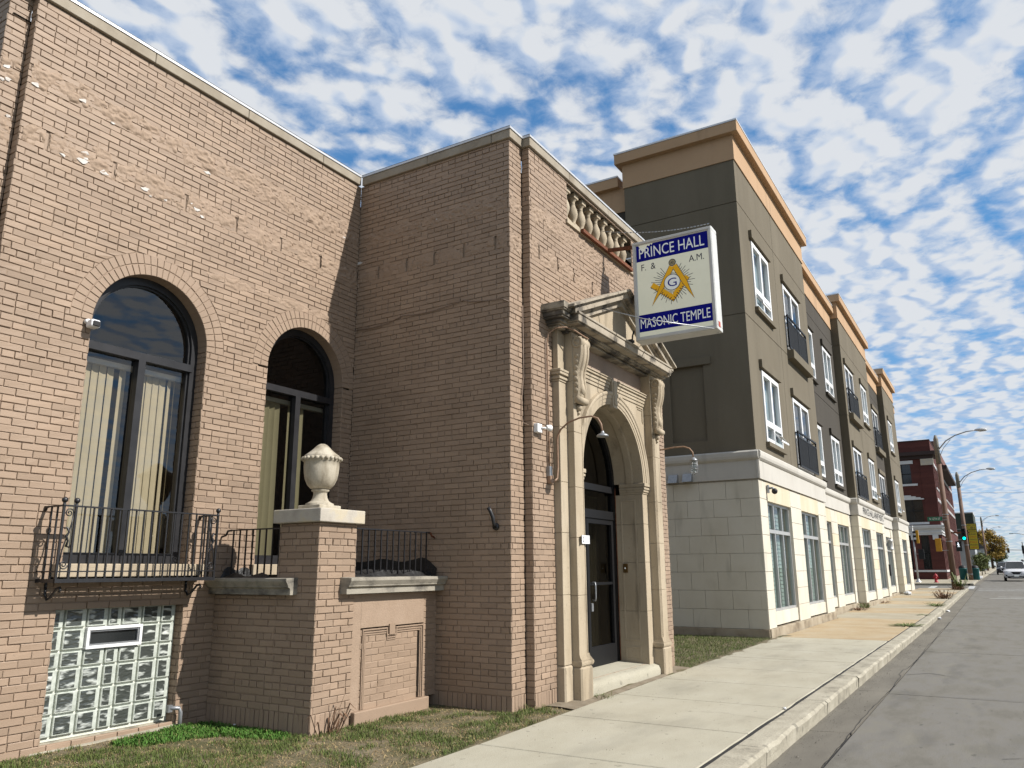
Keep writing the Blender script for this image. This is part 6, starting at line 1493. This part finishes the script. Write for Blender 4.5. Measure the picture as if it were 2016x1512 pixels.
gs = thing('corner_shop', (136,2.5,.6), 'pale shop with green shingled upper wall behind the food sign', 'shop')
MB().box(136,2.75,.2,150,12,5.4).build('walls', m_siding, gs); MB().box(135.6,2.4,5.4,150.4,12.4,9.35).build('shingled_storey', m_groof, gs); MB().box(135.5,2.35,9.35,150.5,12.5,9.5).build('roof_edge', m_trim, gs)
house('grey_roofed_house',188,198,2.0,8.5,.7,5.2,8.0,m_siding,m_roofs,'pale blue house with dark grey roof beyond the green shingled shop')
house('tan_house',214,223,2.3,9,.8,5.0,7.4,m_trim,m_roofs,'small white house partly behind the far lamp posts')
house('brick_house',160,170,3.4,9,.6,3.6,5.6,m_redl,m_roofs,'low dark red house below the yellow food sign')
# vehicles
def car(x, y, z, s, label, paint, name='parked_car', cat='car'):
    C_ = thing(name, (x,y,z), label, cat)
    def P_(v): return (x+v[0]*s,y+v[1]*s,z+v[2]*s)
    def loft(st, nm, mm, par=C_, n=20, ex=4.0):
        V=[];F=[]
        for (dx,hw,za,zb) in st:
            for k in range(n):
                a=2*PI*k/n; c,q=math.cos(a),math.sin(a); V.append(P_((dx,hw*abs(c)**(2/ex)*(1 if c>=0 else -1),(za+zb)/2+(zb-za)/2*abs(q)**(2/ex)*(1 if q>=0 else -1))))
        for i in range(len(st)-1):
            for k in range(n): F.append((i*n+k,i*n+(k+1)%n,(i+1)*n+(k+1)%n,(i+1)*n+k))
        F += [tuple(range(n))[::-1],tuple((len(st)-1)*n+k for k in range(n))]
        return MB().add(V,F,True).build(nm,mm,par)
    loft([(0.0,.60,.32,.66),(.05,.78,.26,.80),(.25,.88,.23,.93),(.9,.92,.22,1.03),(1.3,.92,.22,1.06),(3.2,.92,.22,1.08),(4.2,.90,.26,1.06),(4.6,.80,.34,.98),(4.65,.70,.4,.9)],'body',paint)
    cb = loft([(1.0,.80,.95,1.06),(1.75,.66,.95,1.62),(2.3,.65,.95,1.69),(3.4,.64,.95,1.68),(4.1,.62,.95,1.58),(4.5,.72,.95,1.12)],'cabin',paint,ex=5)
    MB().add([P_(v) for v in ((.93,-.70,1.085),(.93,.70,1.085),(1.60,.58,1.60),(1.60,-.58,1.60))],[(0,1,2,3)]).build('windscreen', m_dkglass, C_)
    for sd in (-1,1):
        MB().add([P_((a,sd*b,c)) for a,b,c in ((1.5,.86,1.10),(3.9,.84,1.10),(3.7,.72,1.55),(1.95,.74,1.55))],[(0,1,2,3)]).build('side_window', m_dkglass, C_)
        MB().add([P_(v) for v in ((.04,sd*.52,.80),(.10,sd*.86,.84),(.30,sd*.90,.88),(.12,sd*.55,.70))],[(0,1,2,3)]).build('headlight', mat('headlamp_glass',(.75,.78,.8),.1,spec=.8), C_)
        MB().sphere(P_((1.35,sd*1.0,1.12)),.11*s,10,6).build('mirror', paint, C_)
        MB().add([P_(v) for v in ((.0,sd*.55,.42),(.03,sd*.78,.44),(.03,sd*.78,.54),(.0,sd*.5,.52))],[(0,1,2,3)]).build('fog_lamp', m_black, C_)
        for dx in (.85,3.7):
            w = MB().lathe([(.20,-.11),(.33,-.11),(.35,-.07),(.35,.07),(.33,.11),(.20,.11)],P_((dx,sd*.80,.345)),20,'y'); w.build('wheel', m_black, C_)
    MB().add([P_(v) for v in ((-.02,-.42,.78),(-.02,.42,.78),(-.03,.34,.56),(-.03,-.34,.56))],[(0,1,2,3)]).build('grille', m_black, C_)
    MB().add([P_(v) for v in ((-.04,-.46,.80),(-.04,-.38,.80),(-.05,-.24,.58),(-.05,.24,.58),(-.04,.38,.80),(-.04,.46,.80),(-.05,.30,.52),(-.05,-.30,.52))],[(0,1,2,7),(2,3,6,7),(3,4,5,6)]).build('grille_trim', m_flash, C_)
    MB().add([P_(v) for v in ((-.02,-.66,.42),(-.02,.66,.42),(.02,.62,.27),(.02,-.62,.27))],[(0,1,2,3)]).build('lower_intake', m_black, C_)
    MB().box(*P_((-.06,-.17,.40)),*P_((-.04,.17,.51))).build('number_plate', m_inkw, C_)
    return C_
m_carw = mat('white_car_paint',(.80,.80,.80),.25,coat=.5); m_card = mat('dark_car_paint',(.035,.04,.045),.3,coat=.5)
car(86.0,-1.25,gz(86)+ROADZ,1.10,'white sport utility car driving towards the camera',m_carw,'white_car')
car(132,-.55,gz(132)+ROADZ,1.05,'dark car following the white one',m_card,'dark_car'); car(130,-4.55,gz(130)+ROADZ,1.7,'dark van at the right edge of the street',m_card,'dark_van','van')
# overhead wires
ow = thing('overhead_wires', (84.5,2.3,8.5), 'thin overhead wires crossing the street above the far lamp posts', 'wires')
for za,zb,xx in ((8.35,8.15,84.5),(7.0,6.75,100),(6.55,6.3,104),(7.4,7.2,150)):
    MB().tube([(xx,2.3-(16)*k/8,za+(zb-za)*k/8-.25*math.sin(PI*k/8)) for k in range(9)],.009,4).build('wire', m_black, ow)
# far signal mast and twin lamp on the right
fm = thing('signal_mast', (260,-6.2,1.0), 'distant mast arm with a small traffic light', 'traffic light'); MB().tube([(260,-6.2,.9),(260,-6.2,8.2)],.12,6).build('pole', m_black, fm); MB().tube([(260,-6.2,6.0),(260,-1.8,6.1)],.07,6).build('arm', m_black, fm); MB().box(259.8,-3.0,5.3,260.1,-2.4,6.6).build('signal_head', m_black, fm); MB().box(259.8,-6.5,5.0,260.1,-5.9,7.2).build('control_box', m_black, fm)
tl_ = thing('twin_lamp', (330,-9.6,1.1), 'distant twin armed lamp post at the right edge', 'street lamp'); MB().tube([(330,-9.6,.9),(330,-9.6,12.2)],.16,6).build('pole', m_poleg, tl_); MB().tube([(330,-5.4,12.9),(330,-6.6,12.95),(330,-8.5,12.5),(330,-9.6,11.9),(330,-10.7,12.5),(330,-13.5,12.9)],.09,5).build('arms', m_poleg, tl_); MB().box(329.8,-5.6,12.75,330.2,-4.4,12.98).build('lamp_head', m_poleg, tl_)
# ------------------------------------------------------------------ trees and shrubs
def tree(name, x, y, z, H, R, trunk, nleaf, lm, label, cat='tree', lsz=.32, group=None):
    T = thing(name, (x,y,z), label, cat, group); r_ = np.random.default_rng(int(x*7+y*13)%9999)
    tk = MB(); top = z+H*.55
    if trunk:
        tk.tube([(x,y,z-.2),(x+.05*R,y,z+H*.2),(x-.03*R,y+.05*R,top)],.2,8,rs=[trunk,trunk*.75,trunk*.35])
    clus = []
    for k in range(26):
        a = r_.uniform(0,2*PI); u = r_.uniform(-1,1); rr = R*r_.uniform(.45,.95); c = Vector((x+rr*math.sqrt(1-u*u)*math.cos(a),y+rr*math.sqrt(1-u*u)*math.sin(a),z+H*.62+u*H*.34)); clus.append(c)
        if trunk: 
            b0 = Vector((x,y,z+H*(.2+.3*r_.random()))); tk.tube([tuple(b0),tuple((b0+c)/2+Vector((0,0,.15*R))),tuple(c)],.05,5,rs=[trunk*.35,trunk*.2,trunk*.06])
    if trunk: tk.build('trunk', m_bark, T)
    V=[];F=[]
    for i in range(nleaf):
        c = clus[i%26]; d = r_.normal(size=3); d /= np.linalg.norm(d); rr = R*.42*r_.random()**.5
        p = np.array(c)+d*rr*np.array((1,1,.8)); q = r_.normal(size=3); q /= np.linalg.norm(q); w = np.cross(q,d); w /= np.linalg.norm(w)+1e-6; s_ = lsz*r_.uniform(.6,1.3); b = len(V)
        V += [tuple(p-q*s_*.5),tuple(p+w*s_*.3),tuple(p+q*s_*.5),tuple(p-w*s_*.3)]; F.append((b,b+1,b+2,b+3))
    MB().add(V,F).build('crown', lm, T); return T
tree('yellow_tree',236,1.3,1.1,9.2,3.4,.3,5200,m_leafy,'large yellow autumn tree over the far pavement',lsz=.45)
tree('amber_tree',205,3.6,.9,8.6,2.6,.3,3200,m_leafy,'amber tree behind the grey roofed house',lsz=.42)
tree('green_tree',262,-.2,1.2,6.0,2.2,.25,2600,m_leafg,'dark green tree at the end of the tree row',lsz=.4)
tree('green_shrub',119,1.95,gz(118),2.5,1.1,.06,1900,m_weedg,'overgrown green shrub on the pavement before the shop','shrub',.2,'roadside shrubs'); tree('green_shrub',128,1.75,gz(126),3.0,1.0,.06,1500,m_weedg,'yellowish shrub beside the third lamp post','shrub',.2,'roadside shrubs')
def clump(name, x, y, z, n, L_, spread, lm, label, up=.6):
    t = thing(name, (x,y,z), label, 'weeds', 'weeds along the kerb and walls'); V=[];F=[]
    for k in range(n):
        a=random.uniform(0,2*PI); l=L_*random.uniform(.4,1.1); r0=random.uniform(0,spread); bx,by=x+r0*math.cos(a)*1.6,y+r0*math.sin(a); dx,dy=math.cos(a)*l*.8,math.sin(a)*l*.8; w=L_*(.02+.02*random.random()); hz_=l*up*random.uniform(.4,1.1); b=len(V)
        V += [(bx-w*math.sin(a),by+w*math.cos(a),z),(bx+w*math.sin(a),by-w*math.cos(a),z),(bx+dx*.55+w*1.4*math.sin(a),by+dy*.55-w*math.cos(a),z+hz_),(bx+dx*.55-w*1.4*math.sin(a),by+dy*.55+w*math.cos(a),z+hz_),(bx+dx,by+dy,z+hz_*.7)]; F += [(b,b+1,b+2,b+3),(b+3,b+2,b+4)]
    MB().add(V,F).build('leaves', lm, t)
clump('weed_clump',45.5,2.55,gz(45),110,.5,.35,m_weedb,'dead brown weed clump on the kerb near the crossing',.75)
clump('weed_clump',37.5,2.42,gz(37),90,.4,.3,m_weedg,'low green weeds at the kerb before the brown clump',.35)
clump('weed_clump',25.3,2.42,0,120,.45,.28,m_weedg,'flattened green weeds in the kerb joint on the tan slab',.12)
clump('weed_clump',31.0,2.42,0,40,.3,.2,m_weedg,'small sprig in the kerb joint further along',.15)
clump('weed_clump',33.4,4.85,.02,90,.35,.4,m_weedb,'dry leaf litter at the foot of the recessed shop bay',.3); clump('weed_clump',34.9,4.75,.03,50,.3,.2,m_weedg,'green weed against the recessed shop bay',.6)
clump('weed_clump',39.6,4.62,.05,60,.3,.3,m_weedb,'dry weeds under the lettered band',.3); clump('weed_clump',60.2,2.5,gz(60),110,.5,.4,m_weedb,'dry weeds round the kerb end by the corner lamp post',.5); clump('weed_clump',60.8,2.35,gz(60),26,1.1,.15,m_weedg,'tall green weed at the corner kerb end',1.0)
clump('weed_clump',9.75,4.55,.0,60,.09,.14,m_weedg,'little weeds at the foot of the left pilaster',.6); clump('weed_clump',8.5,4.88,.0,50,.10,.12,m_weedg,'weed tuft at the brick corner left of the portal',.7)
clump('weed_clump',6.3,6.0,.0,16,.28,.12,m_weedb,'thin dry stalks beside the terrace pier',1.3)
def litter(x, y, z, s, label):
    V=[];F=[];r_=random.Random(int(x*91)); n,m_=9,6
    for i in range(m_+1):
        for k in range(n):
            a=2*PI*k/n; p=PI*i/m_; r=s*r_.uniform(.6,1.2); V.append((x+r*math.sin(p)*math.cos(a)*1.3,y+r*math.sin(p)*math.sin(a),z+s*.5+r*.6*-math.cos(p)))
    for i in range(m_):
        for k in range(n): F.append((i*n+k,i*n+(k+1)%n,(i+1)*n+(k+1)%n,(i+1)*n+k))
    tag(MB().add(V,F).build('litter', m_litter, None, (x,y,z)),label,'litter')
litter(50.0,4.55,gz(50),.2,'crumpled white bag on the pavement by the far bay'); litter(36.5,1.95,ROADZ,.09,'white scrap of paper in the gutter'); litter(31.5,1.97,ROADZ,.07,'smaller white scrap of paper nearer in the gutter')
litter(87,1.75,gz(87),.32,'white plastic bag beside the teal bins'); litter(9.95,2.34,.0,.022,'tiny white scrap on the tar joint of the pavement'); litter(6.0,7.05,.03,.014,'tiny white scrap in the clover by the wall')
# ------------------------------------------------------------------ lawn
def in_build(x, y):
    return (y > 7.58 and x > 3.1 and x < 13.7) or (x > 8.12 and y > 4.93 and x < 13.7) or (x > 6.05 and y > 6.02 and x < 8.3 and y < 7.7) or (9.1 < x < 12.75 and y > 4.58) or (x > 19.38 and y > 4.7) or (8.45 < x < 13.4 and y > 4.82)
def lz(x, y):
    return -.012+.018*float(NZ[0](np.array(x*2.1+20),np.array(y*2.1+20)))+.012*float(NZ[1](np.array(x*7+20),np.array(y*7+20)))+(.0 if y > 4.75 else -.02*(4.75-y)/.4)
mb = MB(); st = .13; nx = int((20.6+2)/st); ny = int((10.5-4.2)/st); V=[];F=[]
for i in range(nx+1):
    for j in range(ny+1):
        x=-2+st*i; y=4.2+st*j; V.append((x,y,lz(x,y)-(.05 if y < 4.33 else 0)))
for i in range(nx):
    for j in range(ny): F.append((i*(ny+1)+j,(i+1)*(ny+1)+j,(i+1)*(ny+1)+j+1,i*(ny+1)+j+1))
tag(mb.add(V,F,True).build('lawn', m_soil), kind='structure')
dm = MB(); V=[];F=[]                       # bare strip in front of the portal
for i in range(46):
    x=8.75+.1*i
    ya = inner(x)-.01; yb = 4.62 if 9.6 < x < 12.2 else 4.85
    V += [(x,ya,-.004+random.uniform(-.004,.004)),(x,(ya+yb)/2,.010+random.uniform(-.004,.006)),(x,max(yb,ya+.1),.012)]
for i in range(45):
    for j in (0,1): F.append((i*3+j,(i+1)*3+j,(i+1)*3+j+1,i*3+j+1))
tag(dm.add(V,F,True).build('dirt_strip', m_dirt), kind='structure')
gmat = bpy.data.materials.new('grass_blades'); gmat.use_nodes = True; t = gmat.node_tree; b = t.nodes['Principled BSDF']; b.inputs['Roughness'].default_value = .75; b.inputs['Specular IOR Level'].default_value = .25
at_ = t.nodes.new('ShaderNodeAttribute'); at_.attribute_name = 'col'; t.links.new(at_.outputs['Color'],b.inputs['Base Color'])
def grass(name, label, x0, x1, y0f, y1, n, seed, lush):
    r_ = np.random.default_rng(seed); V=[];F=[];Cc=[]; k = 0; tries = 0
    while k < n and tries < n*6:
        tries += 1
        x = r_.uniform(x0,x1); y = r_.uniform(4.3,y1)
        if y < y0f(x)+.015+r_.exponential(.012) or in_build(x,y): continue
        dn = float(NZ[2](np.array(x*1.7+30),np.array(y*1.7+30))); dn2 = float(NZ[3](np.array(x*5+30),np.array(y*5+30)))
        clover = (math.exp(-((x-5.6)**2/.55+(y-7.25)**2/.10))+math.exp(-((x-5.95)**2/.06+(y-6.6)**2/.25)))*(.55+.9*dn2)
        bare = dn*.6+dn2*.5
        if lush < .5 and bare > .58 and r_.random() < .72 and clover < .3: continue
        dry = lush < .5 and (dn2*.55+.45*dn > .33+.30*r_.random()) and clover < .35
        h = r_.uniform(.018,.05)*(1.0 if not dry else .9)*(1.15 if clover > .4 else 1)*(1.25 if lush > .5 else 1)
        a = r_.uniform(0,2*PI); lean = r_.uniform(.2,1.0)*h*(1.9 if dry else 1); w = r_.uniform(.0016,.0034)*(2.3 if clover > .4 else 1)
        z = lz(x,y)-.004; c_, s_ = math.cos(a), math.sin(a); p = -s_*w, c_*w; b_ = len(V)
        hz_ = h*(.45 if dry else .9)
        V += [(x-p[0],y-p[1],z),(x+p[0],y+p[1],z),(x+c_*lean*.4+p[0]*.8,y+s_*lean*.4+p[1]*.8,z+hz_*.7),(x+c_*lean*.4-p[0]*.8,y+s_*lean*.4-p[1]*.8,z+hz_*.7),(x+c_*lean,y+s_*lean,z+hz_)]
        F += [(b_,b_+1,b_+2,b_+3),(b_+3,b_+2,b_+4)]
        v_ = r_.uniform(.75,1.3)
        if clover > .4 and r_.random() < .85: col = (.065*v_,.15*v_,.022*v_)
        elif dry: col = (.36*v_,.27*v_,.135*v_) if r_.random() < .7 else (.19*v_,.13*v_,.06*v_)
        else: col = (.085*v_,.12*v_,.026*v_) if r_.random() < .75 else (.15*v_,.15*v_,.05*v_)
        col = tuple(.85*q for q in col); Cc += [(*col,1)]*5; k += 1
    o = MB().add(V,F).build(name, gmat); at = o.data.color_attributes.new('col','FLOAT_COLOR','POINT'); at.data.foreach_set('color',np.array(Cc,dtype=np.float32).ravel())
    tag(o,label,'grass',kind='stuff')
grass('grass','patchy dry and green grass in front of the brick hall',2.6,9.4,inner,7.62,64000,3,0)
grass('grass','short green grass in the gap between the two buildings',13.3,19.6,inner,8.6,26000,4,1)
# scattered leaves and pebbles on the lawn
V=[];F=[]
for k in range(420):
    x=random.uniform(3.2,9.2); y=random.uniform(4.45,7.5)
    if in_build(x,y): continue
    s=random.uniform(.006,.016); z=lz(x,y)+random.uniform(.004,.02); a=random.uniform(0,6.3); b_=len(V); tl=random.uniform(-.4,.4)*s
    V += [(x+s*math.cos(a),y+s*math.sin(a),z+tl),(x-s*.6*math.sin(a),y+s*.6*math.cos(a),z),(x-s*math.cos(a),y-s*math.sin(a),z-tl),(x+s*.6*math.sin(a),y-s*.6*math.cos(a),z+.003)]; F.append((b_,b_+1,b_+2,b_+3))
tag(MB().add(V,F).build('fallen_leaves', mat('leaf_litter',[(.35,(.22,.14,.07)),(.6,(.42,.36,.27))],.9,30)),'small dry leaves and crumbs scattered over the lawn','leaves',kind='stuff')
